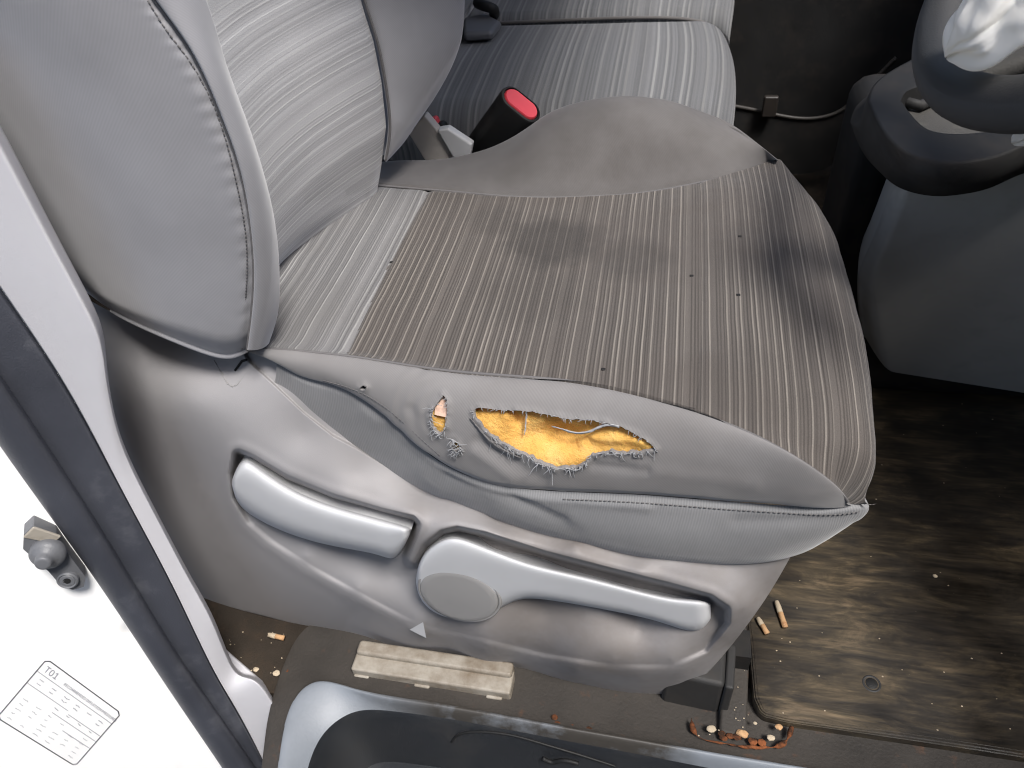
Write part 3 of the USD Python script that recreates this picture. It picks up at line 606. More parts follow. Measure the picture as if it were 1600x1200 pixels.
# striped insert of the backrest
Fsl = [(520, -200), (545, -95), (567, 0), (587, 65), (600, 130), (607, 200), (600, 250)]
Fsc = atl(Fsl, y=.77)
zF, xF = Fsc[::-1, 2], Fsc[::-1, 0]
zK, xK = K3[::-1, 2], K3[::-1, 0]
zr = np.linspace(.425, .86, 150)
xn = np.interp(zr, zK, xK) - .042; xf = np.interp(zr, zF, xF)
lo = np.clip(.51 - zr, 0, 1); xf = xf - lo * .35; xn = xn - np.clip(.49 - zr, 0, 1) * .35
vi = np.linspace(0, 1, 60)[None]
yy = .500 + .27 * vi + 0 * zr[:, None]
xx = xn[:, None] * (1 - vi) + xf[:, None] * vi - .022 * np.sin(np.pi * vi)
ins = np.stack([xx, yy, zr[:, None] + 0 * vi], -1)
nin = norms(ins); nin = nin * np.sign(nin[75, 30, 0])
ins = ins + nin * (-.003 * np.exp(-((1 - vi) / .03)**2) + .003 * (meshkit.fbm(ins * 12, 3, 3) - .5))[..., None]
uvi = np.stack([ins[..., 2] + 0.0, ins[..., 1]], -1)
part('backrest_insert', gridmesh(ins), m_seatb, seat, uv=uvi.reshape(-1, 2), label='pale striped backrest insert')
# far bolster of the backrest
Ql = [(742, -200), (736, -95), (727, 0), (721, 58), (702, 110), (672, 163), (652, 192), (630, 224), (604, 252)]
Qy = [.86, .86, .86, .858, .85, .835, .82, .80, .775]
Qc = curve(np.array([at(*p, y=y) for p, y in zip(Ql, Qy)]), 140); Fq = curve(Fsc, 140)
gq = Qc - Fq
b1 = bezier(Fq, Fq + gq * .36 + ex([.010, -.010, 0]) * np.minimum(1, np.linalg.norm(gq, axis=1, keepdims=True) / .06), Qc + ex([-.006, -.030, 0]) * np.minimum(1, np.linalg.norm(gq, axis=1, keepdims=True) / .06), Qc, 44)
b2 = bezier(Qc, Qc + ex([.003, .02, 0]), Qc + ex([-.05, .045, 0]), Qc + ex([-.14, .045, 0]), 20)[:, 1:]
fbk = np.concatenate([b1, b2], 1); nk = norms(fbk); nk = nk * np.sign(nk[60, 20, 0])
vk = np.linspace(0, 1.45, fbk.shape[1])[None]
fbk = fbk + np.nan_to_num(nk) * (-.003 * np.exp(-(vk / .03)**2) + .004 * (meshkit.fbm(fbk * 9, 2, 33) - .5))[..., None]
part('backrest_bolster', gridmesh(fbk), m_fabback, seat, uv=arc_uv(fbk).reshape(-1, 2), label='grey cloth inner bolster of the backrest')
part('seam', tube(Fq[25:] + ex([.002, 0, 0]), .0013, 6), m_stitch, seat)

# ================================================================== moulded seat base with levers
botl = [(90, 850), (200, 893), (310, 935), (430, 968), (560, 1001), (700, 1030), (800, 1051), (900, 1076), (960, 1088), (1010, 1092), (1055, 1086), (1090, 1066), (1140, 1012), (1200, 930), (1246, 850)]
topl = [(90, 440), (180, 490), (270, 525), (340, 540), (400, 538), (440, 552), (490, 590), (560, 655), (640, 728), (720, 775), (800, 803), (900, 830), (1000, 850), (1120, 862), (1200, 858), (1246, 838)]
NSx, NTx = 460, 210
bc = curve(botl, NSx); tc = curve(topl, NSx)
tq = np.linspace(0, 1, NTx)[None, :, None]
Tp = tc[:, None] * (1 - tq) + bc[:, None] * tq
ctl = np.array([
    (1100, 930, .403), (1000, 895, .404), (900, 870, .406), (780, 838, .410), (700, 818, .414), (640, 803, .418), (540, 775, .424), (450, 740, .430), (380, 700, .436),
    (385, 822, .438), (480, 890, .428), (570, 940, .420), (655, 987, .413), (760, 1015, .408), (900, 1050, .404), (1000, 1064, .404), (1070, 1050, .405), (1130, 990, .407), (1165, 950, .408),
    (310, 935, .478), (430, 968, .458), (560, 1001, .456), (700, 1030, .447), (800, 1051, .441), (900, 1076, .436), (1010, 1092, .431), (1055, 1086, .429), (1090, 1066, .424), (1140, 1012, .425), (1200, 930, .428), (1246, 850, .446),
    (490, 605, .468), (562, 687, .460), (661, 770, .448), (780, 805, .439), (900, 840, .428), (1000, 860, .427), (1140, 876, .427), (1200, 872, .430),
    (470, 680, .450), (560, 740, .442), (650, 785, .432), (760, 818, .420), (900, 852, .415), (1050, 886, .413),
    (335, 560, .480), (400, 550, .484), (240, 545, .496), (170, 510, .512), (300, 625, .450), (350, 670, .441), (230, 620, .470), (180, 620, .500), (720, 920, .413), (620, 900, .420), (850, 950, .409), (1000, 960, .406), (540, 850, .426), (450, 800, .434), (200, 720, .495), (290, 760, .458), (260, 830, .478), (100, 470, .535), (90, 850, .56), (120, 650, .54), (340, 860, .452)])
Yb = RBFInterpolator(ctl[:, :2] / 100, ctl[:, 2], kernel='thin_plate_spline', smoothing=.0005)(Tp.reshape(-1, 2) / 100).reshape(Tp.shape[:2])
rec = Polygon([(366, 700), (395, 712), (450, 745), (520, 774), (600, 797), (648, 808), (656, 818), (650, 838), (636, 872), (644, 886), (662, 852), (690, 830), (715, 824), (760, 833), (850, 862), (950, 888), (1050, 913), (1110, 930), (1140, 950), (1140, 975), (1105, 1020), (1050, 1046), (960, 1046), (850, 1028), (750, 1004), (655, 983), (570, 938), (480, 888), (420, 848), (385, 818), (364, 780), (359, 740)]).buffer(5).buffer(-14).buffer(9)
tpt = shapely.points(Tp[..., 0], Tp[..., 1]); sd = shapely.distance(tpt, rec.exterior) * np.where(shapely.contains_xy(rec, Tp[..., 0], Tp[..., 1]), 1, -1)
dctl = np.array([(380, 730, .024), (500, 790, .030), (620, 830, .028), (700, 850, .030), (900, 900, .030), (1080, 945, .026), (400, 820, .004), (480, 870, .003), (560, 920, .003), (650, 970, .002), (750, 990, .003), (850, 1000, .008), (900, 965, .019), (1000, 985, .018), (960, 1030, .003), (1050, 1030, .003), (1110, 990, .012), (600, 870, .026), (560, 860, .024)])
Dd = RBFInterpolator(dctl[:, :2] / 100, dctl[:, 2], kernel='linear')(Tp.reshape(-1, 2) / 100).reshape(sd.shape)
Y = Yb + np.clip(Dd, .0015, .04) * sm(sd, -2.5, 9) - .0010 * np.exp(-((sd + 8) / 8.0)**2) * sm(sd, -40, -2)
cov = Polygon([(383, 553), (391, 566), (430, 602), (475, 645), (520, 680), (556, 699), (640, 750), (640, 700), (560, 600), (470, 550), (420, 520)])
sc_ = shapely.distance(tpt, cov.exterior) * np.where(shapely.contains_xy(cov, Tp[..., 0], Tp[..., 1]), 1, -1)
Y = Y + .0035 * sm(sc_, -1.5, 1.5)
trim = at(Tp[..., 0], Tp[..., 1], y=Y)
skirt = trim[:, -1][:, None] + np.array([[0, .006, -.004], [0, .016, -.006], [0, .05, -.004]])[None]
trim = np.concatenate([trim, skirt], 1)
part('base_trim', gridmesh(trim), m_trim, seat, smooth=True, label='moulded grey plastic seat base cover with hollowed side')
from scipy.interpolate import NearestNDInterpolator
_yt = NearestNDInterpolator(Tp.reshape(-1, 2), Y.ravel())
def ytrim(p): return _yt(np.asarray(p, float))
def ribbon(topp, botp, ns, nt, yb, h, pe=2.6, pt=2.2, ridge=.4, back=.012, tilt=0.):
    a = curve(topp, ns); b = curve(botp, ns); t = np.linspace(0, 1, nt)[None]; s = np.linspace(0, 1, ns)[:, None]
    Pq = a[:, None] * (1 - t[..., None]) + b[:, None] * t[..., None]
    tr = np.where(t < ridge, t / ridge - 1, (t - ridge) / (1 - ridge)); et = (1 - np.abs(tr)**pt)**(1 / pt)
    se = np.clip(np.minimum(s, 1 - s) / .07, 0, 1); es = (1 - (1 - se)**pe)**(1 / pe)
    y = (yb(s) if callable(yb) else yb) - h * et * es + tilt * t
    Gq = at(Pq[..., 0], Pq[..., 1], y=y)
    bk = np.array([0, back, 0])
    Gq = np.concatenate([Gq[:, :1] + bk, Gq, Gq[:, -1:] + bk], 1); return Gq
# recliner lever
l1 = ribbon([(362, 752), (372, 728), (384, 719), (410, 733), (470, 770), (560, 801), (636, 823), (643, 827)], [(362, 757), (372, 785), (398, 808), (450, 833), (520, 853), (590, 867), (617, 871), (640, 836)], 150, 40, lambda s: .448 - .022 * s, .026, pt=3.2, ridge=.58, back=.02)
lv1 = part('lever', gridmesh(l1), m_lever, seat, label='short curved silver grey lever at the rear')
part('lever_slot', trimesh.util.concatenate([tube(at(*curve([(452, 850), (520, 866), (590, 879)], 20).T, y=ytrim(curve([(452, 850), (520, 866), (590, 879)], 20)) + .0026), .0032, 8)]), m_black, lv1)
# height lever with round pivot cap
l2 = ribbon([(650, 905), (655, 880), (668, 858), (690, 842), (712, 838), (745, 848), (780, 862), (830, 880), (900, 897), (960, 912), (1050, 933), (1095, 938), (1112, 944)], [(650, 910), (657, 935), (675, 956), (700, 967), (730, 970), (760, 965), (785, 950), (815, 937), (860, 938), (940, 952), (1030, 972), (1090, 986), (1112, 965)], 220, 44, lambda s: .432 - .006 * s, .026, pt=5.0, ridge=.50, back=.02)
nl2 = norms(l2)
lv2 = part('lever', gridmesh(l2), m_lever, seat, label='long silver grey lever with a round pivot cap')
# cap: a disc lying on the lever's face
cy = .4030; c0 = at(717, 931, y=cy); rad = .5 * np.linalg.norm(at(780, 942, y=cy) - at(653, 920, y=cy)) * .97
nrm = unit([-.02, -1.0, .10]); ax_ = unit(np.cross([0, 0, 1.0], nrm)); ay_ = np.cross(nrm, ax_)
capm = lathe([(0, .0030), (rad * .8, .0027), (rad * .94, .0018), (rad * .985, .0004), (rad, -.0030), (rad, -.012)], 64)
part('pivot_cap', frame(capm, c0, ax_, ay_, nrm), m_cap, lv2, smooth=35)
part('pivot_groove', frame(lathe([(rad * 1.0, -.001), (rad * 1.035, .0001), (rad * 1.07, -.001), (rad * 1.08, -.006)], 64), c0, ax_, ay_, nrm), m_cap, lv2)
# scuffs on the arm: two little nicks
for (x, y, k) in [(878, 900, 1.0), (903, 907, 1.2)]:
    p = at(x, y, y=.420)
    part('nick', frame(rbox((.004 * k, .006, .0018), .0008, 8), p, unit([.6, .2, -.5]), *[unit(v) for v in ([.2, .9, .3], [.5, -.3, .7])]), m_cap, lv2)
# inner cover strip, notch cover and small clip
st = None and ribbon([(392, 552), (430, 585), (470, 624), (520, 670), (556, 700)], [(408, 549), (436, 566), (474, 596), (512, 634), (556, 690)], 60, 12, lambda s: .455 - .022 * s, .003, back=.02)
nt = np.array([(334, 563), (356, 600), (363, 604), (371, 601), (393, 573)], float); npl = np.vstack([np.linspace(nt[i], nt[i + 1], 8) for i in range(4)])
part('notch_cover', tube(at(npl[:, 0], npl[:, 1], y=ytrim(npl)), .0006, 6), m_cap, seat)
part('notch', tube(at(np.array([367, 378, 386]), np.array([579, 564, 562]), y=ytrim([(367, 579), (378, 564), (386, 562)]) - .0004), .0012, 6), m_black, seat)
tri = np.array([(640, 984), (661, 972), (666, 997)], float)
tv = np.vstack([atl(tri, y=ytrim(tri).min() - .003), atl(tri, y=.430)])
part('clip', (tv, np.array([(0, 1, 2), (3, 5, 4), (0, 3, 4), (0, 4, 1), (1, 4, 5), (1, 5, 2), (2, 5, 3), (2, 3, 0)])), m_lever, seat, smooth=False)
# dark frame of the seat inside the cover
part('seat_frame', trimesh.creation.box((.46, .30, .20), trimesh.transformations.translation_matrix((-.17, .64, .20))), m_black, seat, smooth=False)
part('seat_rail', trimesh.creation.box((.56, .035, .035), trimesh.transformations.translation_matrix((-.14, .480, .030))), m_black, seat, smooth=False)

# ================================================================== door pillar, seal, jamb
JN = unit([.60, -.78, .12]); JP = at(200, 950, y=.333)
def atp(px, py, h=0.):
    """the point seen at px, py on the white door jamb, or h above it"""
    r = ray(px, py); s = ((JP - CAM) @ JN + h) / (r @ JN); return CAM + s[..., None] * r
pil = thing('door_pillar', 'pale lavender grey pillar trim and white painted door jamb beside the seat', 'door pillar')
Lp = [(-90, 315), (0, 450), (100, 600), (190, 765), (272, 920), (330, 1040), (375, 1120), (424, 1215)]
Rp = [(-90, 40), (0, 195), (80, 350), (135, 455), (160, 515), (167, 570), (174, 622), (192, 690), (245, 800), (300, 903), (335, 968), (366, 1040), (382, 1053), (402, 1058), (428, 1086), (451, 1145), (447, 1215)]
npv = 240
la = curve(Lp, npv); ra = curve(Rp, npv); tq = np.linspace(0, 1, 40)[None, :, None]
pp_ = la[:, None] * (1 - tq) + ra[:, None] * tq; tv_ = tq[..., 0]
Yp = .338 + .020 * tv_ + .022 * sm(tv_, .82, 1.0)**2
yl_ = atp(la[:, 0], la[:, 1], .004)[:, 1][:, None]
pt_ = at(pp_[..., 0], pp_[..., 1], y=yl_ + (Yp - .338) + 0 * pp_[..., 0])
rt = pt_[:, -1:] + np.array([[[-.006, .003, 0], [-.04, .02, 0], [-.12, .06, 0]]])
pt_ = np.concatenate([pt_[:, :1] + np.array([[[0, .02, 0]]]), pt_, rt], 1)
part('pillar_trim', gridmesh(pt_), m_pillar, pil)
jx, jy = np.meshgrid(np.linspace(-120, 440, 120), np.linspace(480, 1300, 150))
jl = np.interp(jy, [450, 695, 905, 1195, 1300], [-60, 60, 210, 400, 460]); jx = -160 + (jl + 160) * np.linspace(0, 1, 120)[None]
em = Polygon([(200, 985), (262, 975), (330, 1040), (335, 1062), (300, 1065), (240, 1010)])
ed_ = shapely.distance(shapely.points(jx, jy), em)
part('painted_jamb', gridmesh(atp(jx, jy, -.003 * sm(ed_, 14, 0))), m_paint, pil)
sealt = thing('door_seal', 'black rubber door seal with two lips along the white jamb', 'door seal')
SA = [(-90, 560), (0, 697), (150, 907), (250, 1057), (345, 1197), (380, 1250)]
SB = [(-90, 452), (15, 608), (135, 790), (210, 912), (280, 1025), (385, 1177), (425, 1235)]
SC = [(-90, 322), (0, 455), (100, 604), (190, 768), (272, 923), (330, 1043), (375, 1122), (428, 1222)]
def strip2(a, b, y0, y1, bulge, n=160, m=26):
    a, b = curve(a, n), curve(b, n); t = np.linspace(0, 1, m)[None]
    P_ = a[:, None] * (1 - t[..., None]) + b[:, None] * t[..., None]
    h = y0 + (y1 - y0) * t + bulge * np.sqrt(np.clip(1 - (2 * t - 1)**2, 0, 1)) + 0 * P_[..., 0]
    G1 = atp(P_[..., 0], P_[..., 1], h); return np.concatenate([G1[:, :1] - JN * .014, G1, G1[:, -1:] - JN * .014], 1)
part('outer_lip', gridmesh(strip2(SA, SB, .003, .006, .016)), m_rubber, sealt)
part('inner_lip', gridmesh(strip2([(x - 3, y + 2) for x, y in SB], SC, .003, .004, .006)), m_rubber, sealt)
# door stop buffer
bs = thing('door_buffer', 'dark grey rubber door buffer with screw plate on the white jamb', 'door buffer')
bpl = Polygon([(37, 836), (52, 822), (88, 838), (104, 862), (134, 902), (131, 917), (114, 922), (94, 914), (76, 893), (36, 858)]).buffer(-3).buffer(3)
bc_ = np.array(bpl.exterior.coords)[:-1]
bx = np.vstack([atp(bc_[:, 0], bc_[:, 1], .016), atp(bc_[:, 0], bc_[:, 1], .016) - JN * .018]); nbc = len(bc_)
tri2, fidx = trimesh.creation.triangulate_polygon(bpl, engine='earcut')
fv = [(i, (i + 1) % nbc, nbc + (i + 1) % nbc) for i in range(nbc)] + [(i, nbc + (i + 1) % nbc, nbc + i) for i in range(nbc)]
part('plate', join([trimesh.Trimesh(bx, fv, process=False), trimesh.Trimesh(atp(tri2[:, 0], tri2[:, 1], .016), fidx, process=False)]), m_rubber2, bs, smooth=False)
sh_ = np.array([(40, 838), (53, 825), (92, 838), (82, 846)], float)
part('shim', man(hull_spheres(np.vstack([atp(sh_[:, 0], sh_[:, 1], .016), atp(sh_[:, 0], sh_[:, 1], .010)]), .0016, 10)), m_ivory, bs, label='ivory packing plate on top of the buffer')
kz = unit(JN + np.array([-.25, 0, .1])); kx = unit(np.cross([0, 0, 1.0], kz)); ky = np.cross(kz, kx)
r0 = np.linalg.norm(atp(104, 862, .016) - atp(46, 862, .016)) / 2
part('rubber_knob', frame(lathe([(r0 * .5, -.004), (r0 * .98, -.002), (r0 * 1.05, .002), (r0 * 1.0, .006), (r0 * .80, .0085), (r0 * .56, .0105), (r0 * .50, .0135), (r0 * .48, .0165), (r0 * .42, .018), (r0 * .3, .0183), (0, .0183)], 40), atp(76, 862, .017), kx, ky, kz), m_rubber2, bs, smooth=50)
sc = atp(106, 906, .0165)
scr = part('screw', frame(lathe([(r0 * .64, -.002), (r0 * .64, .0015), (r0 * .55, .0025), (r0 * .46, .0016), (r0 * .42, .0022), (r0 * .25, .0024), (r0 * .22, .0012), (0, .0008)], 36), sc, kx, ky, kz), m_rubber2, bs, smooth=30)
part('socket', frame(trimesh.creation.cylinder(r0 * .2, .0012, sections=6), sc + kz * .0018, kx, ky, kz), m_black, scr, smooth=False)
# tyre pressure label
YL = .3285
lab = thing('pressure_label', 'white tyre pressure label with ruled table on the white jamb', 'label')
TL, TR, BL = atp(73, 1029), atp(189, 1114), atp(-2, 1117)
ex_ = unit(TR - TL); wl = np.linalg.norm(TR - TL); ez_ = JN; eyd = (BL - TL); hl = np.linalg.norm(eyd); eyd = eyd / hl
hl *= 1.04
def lab_at(u, v, h=0.): return TL + ex_ * (u * wl) + eyd * (v * hl) + ez_ * h
rp = [lab_at(u, v, .0003) for u, v in [(.04, 0), (.96, 0), (1, .04), (1, .96), (.96, 1), (.04, 1), (0, .96), (0, .04)]]
part('sheet', (np.array(rp + [lab_at(.5, .5, .0003)]), np.array([(i, (i + 1) % 8, 8) for i in range(8)])), m_sticker, lab, smooth=False)
loop = np.array(rp + rp[:1]) + ez_ * .0003
part('border', join([tube(np.array([loop[i], loop[i + 1]]), .00055, 5) for i in range(8)]), m_ink, lab, smooth=False)
def rule(v, a=0., b=1.): return tube(np.array([lab_at(a, v, .0005), lab_at(b, v, .0005)]), .00028, 4)
part('rules', join([rule(.20), rule(.40, .0, .52), rule(.44, .55, 1.), rule(.54, .4, 1.), rule(.67, .62, 1.)]), m_ink2, lab, smooth=False)
def text(s, u, v, h, mat, bold=False):
    tm = meshkit.text_mesh(s, h, .0002, bold)
    part('lettering', frame(tm, lab_at(u, v, .0004), ex_, -eyd, ez_), mat, lab, smooth=False)
text('T01', .05, .155, .0075, m_ink2); text('RECOMMENDED INFLATION PRESSURES', .30, .150, .0033, m_ink2)
rl = np.random.default_rng(4); dashes = []
for k, v in enumerate([.27, .33, .47, .60, .68, .76, .84, .92]):
    for u in np.arange(.08, .95, .155):
        if rl.random() < .25: continue
        wdt = rl.uniform(.035, .075)
        for d_ in range(3): dashes.append(tube(np.array([lab_at(u + wdt * d_ / 3, v + rl.uniform(-.008, .008), .0004), lab_at(u + wdt * (d_ + .7) / 3, v + rl.uniform(-.008, .008), .0004)]), .00045 if v < .5 else .0003, 4))
part('faded_print', join(dashes), m_ink2, lab, smooth=False, kind='stuff')

# ================================================================== door sill with step well
silt = thing('door_sill', 'blue grey door sill with dark step well below the seat', 'door sill')
rim_ = [(430, 1300), (436, 1230), (443, 1165), (454, 1115), (472, 1082), (502, 1066), (545, 1076), (600, 1090), (700, 1105), (850, 1132), (1000, 1158), (1140, 1183), (1300, 1208), (1500, 1238), (1700, 1268)]
inn_ = [(470, 1300), (474, 1240), (484, 1190), (503, 1150), (530, 1124), (565, 1110), (620, 1112), (700, 1123), (850, 1151), (1000, 1179), (1140, 1206), (1300, 1232), (1500, 1264), (1700, 1296)]
out_ = [(380, 1300), (388, 1230), (400, 1150), (420, 1090), (445, 1050), (480, 1030), (535, 1030), (600, 1042), (700, 1064), (850, 1096), (1000, 1122), (1140, 1146), (1300, 1176), (1500, 1206), (1700, 1236)]
ns_ = 260
ri, ii_, oo = curve(rim_, ns_), curve(inn_, ns_), curve(out_, ns_)
ri3, in3, ou3 = at(*ri.T, z=.022), at(*ii_.T, z=.002), at(*oo.T, z=.006)
plate = bezier(ou3 + [0, .06, -.004], ou3, ri3 + (ou3 - ri3) * .2 + [0, 0, -.004], ri3 + (ou3 - ri3) * .10 + [0, 0, -.0015], 24)
plate = plate + np.array([0, 0, 1.]) * (.0016 * (meshkit.fbm(plate * 40, 3, 2) - .5))[..., None]
part('sill_plate', gridmesh(plate), m_under, silt)
lip = bezier(ri3 + (ou3 - ri3) * .12 + [0, 0, -.002], ri3 + [0, 0, .001], ri3 + (in3 - ri3) * .4 + [0, 0, .004], in3, 24)
part('sill_lip', gridmesh(lip), m_sill, silt)
sgn = np.array([0, -1.0, 0])
wtan = np.gradient(in3, axis=0); wn = np.cross(wtan, [0, 0, 1.0]); wn /= np.linalg.norm(wn, axis=1, keepdims=True); wn *= np.sign(wn[150, 1]) * -1
well = bezier(in3, in3 + wn * .006 + [0, 0, -.010], in3 + wn * .008 + [0, 0, -.05], in3 + wn * .012 + [0, 0, -.14], 30)
part('step_well', gridmesh(well), m_well, silt)
bz = in3[:, 2].min() - .135
part('step_floor', trimesh.creation.box((1.6, .22, .01), trimesh.transformations.translation_matrix((.43, .25, bz))), m_well, silt, smooth=False)
# oval access cover, its groove and a broken clip in the well wall
def on_wall(x, y, off=.0):
    wp = pix(well); k = np.argmin((wp[..., 0] - x)**2 + (wp[..., 1] - y)**2); return well.reshape(-1, 3)[k] + [0, -off, 0]
ov = [(705, 1160), (712, 1148), (735, 1142), (790, 1146), (850, 1160), (905, 1178), (960, 1196)]
part('cover_groove', tube(curve([on_wall(x, y, .001) for x, y in ov] , 60), .0016, 6), m_black, silt)
part('clip', tube(curve([on_wall(x, y, .004) for x, y in [(848, 1180), (866, 1186), (880, 1182), (905, 1188)]], 20), .0028, 6), m_black, silt)

# rust eaten slot edge and flakes
rk = [(1080, 1122), (1083, 1140), (1094, 1154), (1120, 1160), (1160, 1166), (1200, 1168), (1226, 1160), (1237, 1136)]
rp3 = curve(at(*np.array(rk).T, z=.018), 70); rp3 += .0015 * (meshkit.noise(rp3 * 150) - .5)[:, None]
part('rusty_edge', tube(rp3, .0004 + .0050 * np.clip(meshkit.noise(rp3 * 160, 4) - .30, 0, 1), 8), m_rust, silt, label='rust eaten edge of the slot in the sill')
def lump(p, s, seed, squash=.5):
    m = trimesh.creation.icosphere(2); m.vertices *= (1 + .9 * (meshkit.fbm(m.vertices * 1.6 + seed * 7.3, 3, seed) - .5))[:, None]
    m.vertices *= [s, s * .8, s * squash]; m.vertices += p; return m
fl = [(1128, 1146, .0042), (1141, 1150, .004), (1176, 1158, .005), (1190, 1160, .005), (1130, 1153, .004), (1152, 1152, .0045), (870, 1132, .0052), (895, 1137, .0045), (920, 1140, .004), (866, 1121, .0040), (840, 1128, .004), (882, 1134, .003)]
for k, (x, y, s) in enumerate(fl):
    part('rust_spot', lump(at(x, y, z=.019 if x > 1000 else .016), s, 10 + k, .3 if x > 1000 else .2), m_rust, silt)
for k, (x, y, s, mm, lb) in enumerate([(1111, 1139, .0052, m_crumb, 'white crumbly flake at the left end of the rusty sill slot'), (1160, 1146, .0062, m_butt, 'biggest tan flake in the middle of the rusty sill slot'),
        (1204, 1153, .0042, m_crumb, 'pale flake near the right end of the rusty sill slot'), (1217, 1136, .004, m_butt, 'tan flake at the far right corner of the rusty slot, under the mat edge'), (1180, 1130, .0022, m_crumb, 'tiny white flake on the steel strip behind the rusty slot')]):
    meta(part('flake', lump(at(x, y, z=.020), s, 40 + k), mm), lb, 'flake')

# ================================================================== floor mat
mo = at(*np.array([(1150, 860), (1160, 930), (1170, 1000), (1178, 1090), (1190, 1116), (1232, 1126), (1330, 1140), (1480, 1162), (1700, 1196)]).T, z=.022)
mo = np.vstack([mo, [(1.0, .42, .022)], [(1.0, 1.04, .022)], [(.10, 1.04, .022)]])
mpoly = Polygon(mo[:, :2]).buffer(-.012).buffer(.012)
mat_t = thing('floor_mat', 'worn dark brown vinyl floor mat with streaky wood pattern', 'floor mat')
part('sheet', prism(mpoly, .006, .022, .005), m_mat, mat_t, smooth=40)
# shallow ribs pressed in the sheet and the fixing hole
def on_mat(x, y, h=0.): return at(x, y, z=.022) + [0, 0, h]
hc = on_mat(1362, 1068)
part('fixing_eyelet', frame(lathe([(.0065, -.001), (.0085, .0006), (.0100, .0004), (.0115, -.001)], 30), hc, *np.eye(3)), m_dark, mat_t)
part('fixing_hole', frame(trimesh.creation.cylinder(.0066, .0012, sections=24), hc, *np.eye(3)), m_black, mat_t)
ctr = on_mat(1240, 1000)
# seat bracket, steel foot strip
br = thing('seat_bracket', 'black plastic seat rail end cover beside the rusty slot', 'bracket')
bq = at(1095, 1078, y=.425)
part('cover', frame(rbox((.066, .050, .075), .006), at(1100, 1085, z=.035) + [-.012, .022, 0], unit([1, -.08, 0]), unit([.08, 1, 0]), [0, 0, 1.0]), m_dark, br)
part('edge_rib', frame(rbox((.010, .054, .072), .003), at(1100, 1085, z=.035) + [.026, .020, .001], unit([1, -.08, 0]), unit([.08, 1, 0]), [0, 0, 1.0]), m_dark, br)
part('foot_strip', frame(rbox((.030, .16, .012), .004), at(1158, 1075, z=.012) + [-.006, .02, 0], unit([1, -.08, 0]), unit([.08, 1, 0]), [0, 0, 1.0]), m_under, br)
# ivory rail cover
rc = thing('rail_cover', 'dirty ivory plastic rail cover on the floor beneath the seat', 'rail cover')
A0, A1 = at(548, 1043, z=.026), at(797, 1082, z=.026); ux = unit(A1 - A0); uy = unit(np.cross([0, 0, 1.0], ux)); L = np.linalg.norm(A1 - A0)
part('cover', frame(rbox((L, .030, .020), .003), (A0 + A1) / 2 + uy * .013 + [0, 0, -.010], ux, uy, [0, 0, 1.0]), m_ivory, rc)
part('raised_back', frame(rbox((L * .985, .018, .026), .004), (A0 + A1) / 2 + uy * .026 + [0, 0, -.006], ux, uy, [0, 0, 1.0]), m_ivory, rc)
for f_ in (.06, .45, .90):
    part('foot', frame(rbox((.020, .010, .012), .002, 8), A0 + ux * L * f_ + uy * .000 + [0, 0, -.018], ux, uy, [0, 0, 1.0]), m_ivory, rc)

# cigarette ends and litter
def butt(a, b, z, r, label):
    p, q = at(*a, z=z), at(*b, z=z); t = thing('cigarette_end', label, 'cigarette end')
    m_ = p + (q - p) * .45
    part('paper', tube(np.array([p, (p + m_) / 2 + [0, 0, .0003], m_]), [r * .85, r, r], 10), m_crumb, t); part('filter', tube(np.array([m_, (q + m_) / 2, q]), [r, r * .96, r * 1.02], 10), m_butt, t)
butt((1213, 940), (1227, 980), .0255, .0036, 'longer cigarette end lying on the dark floor mat')
butt((1184, 966), (1199, 990), .0255, .0034, 'shorter cigarette end on the mat against the seat base')
butt((420, 992), (444, 997), .0045, .0034, 'cigarette end on the black carpet under the seat')
rg = np.random.default_rng(12); ms = []
for k in range(95):
    if k < 40:
        x, y = rg.uniform(1190, 1600), rg.uniform(620, 1170)
        if y > 1110 + (x - 1190) * .13: continue
        p = on_mat(x, y); 
    elif k < 70: x, y = rg.uniform(340, 545), rg.uniform(985, 1060); p = at(x, y, z=.001)
    else: x, y = rg.uniform(1090, 1170), rg.uniform(1010, 1150); p = at(x, y, z=.019)
    ms.append(lump(p, rg.uniform(.0005, .0011), 30 + k, .5))
meta(part('floor_litter', join(ms), m_crumb), 'pale crumbs and grit scattered on mat and carpet', 'grit', kind='stuff')
for k, (x, y, s, mm, lb) in enumerate([(452, 1050, .006, m_rust, 'rusty crumb on the carpet nearest the sill end'), (432, 1052, .0045, m_crumb, 'pale crumb beside the rusty crumb near the sill end'), (400, 1046, .004, m_crumb, 'pale crumb on the carpet beside the pillar foot'), (1461, 900, .0028, m_crumb, 'white crumb on the open floor mat')]):
    meta(part('crumb', lump(at(x, y, z=.004 if x < 1000 else .023), s, 80 + k), mm), lb, 'crumb')

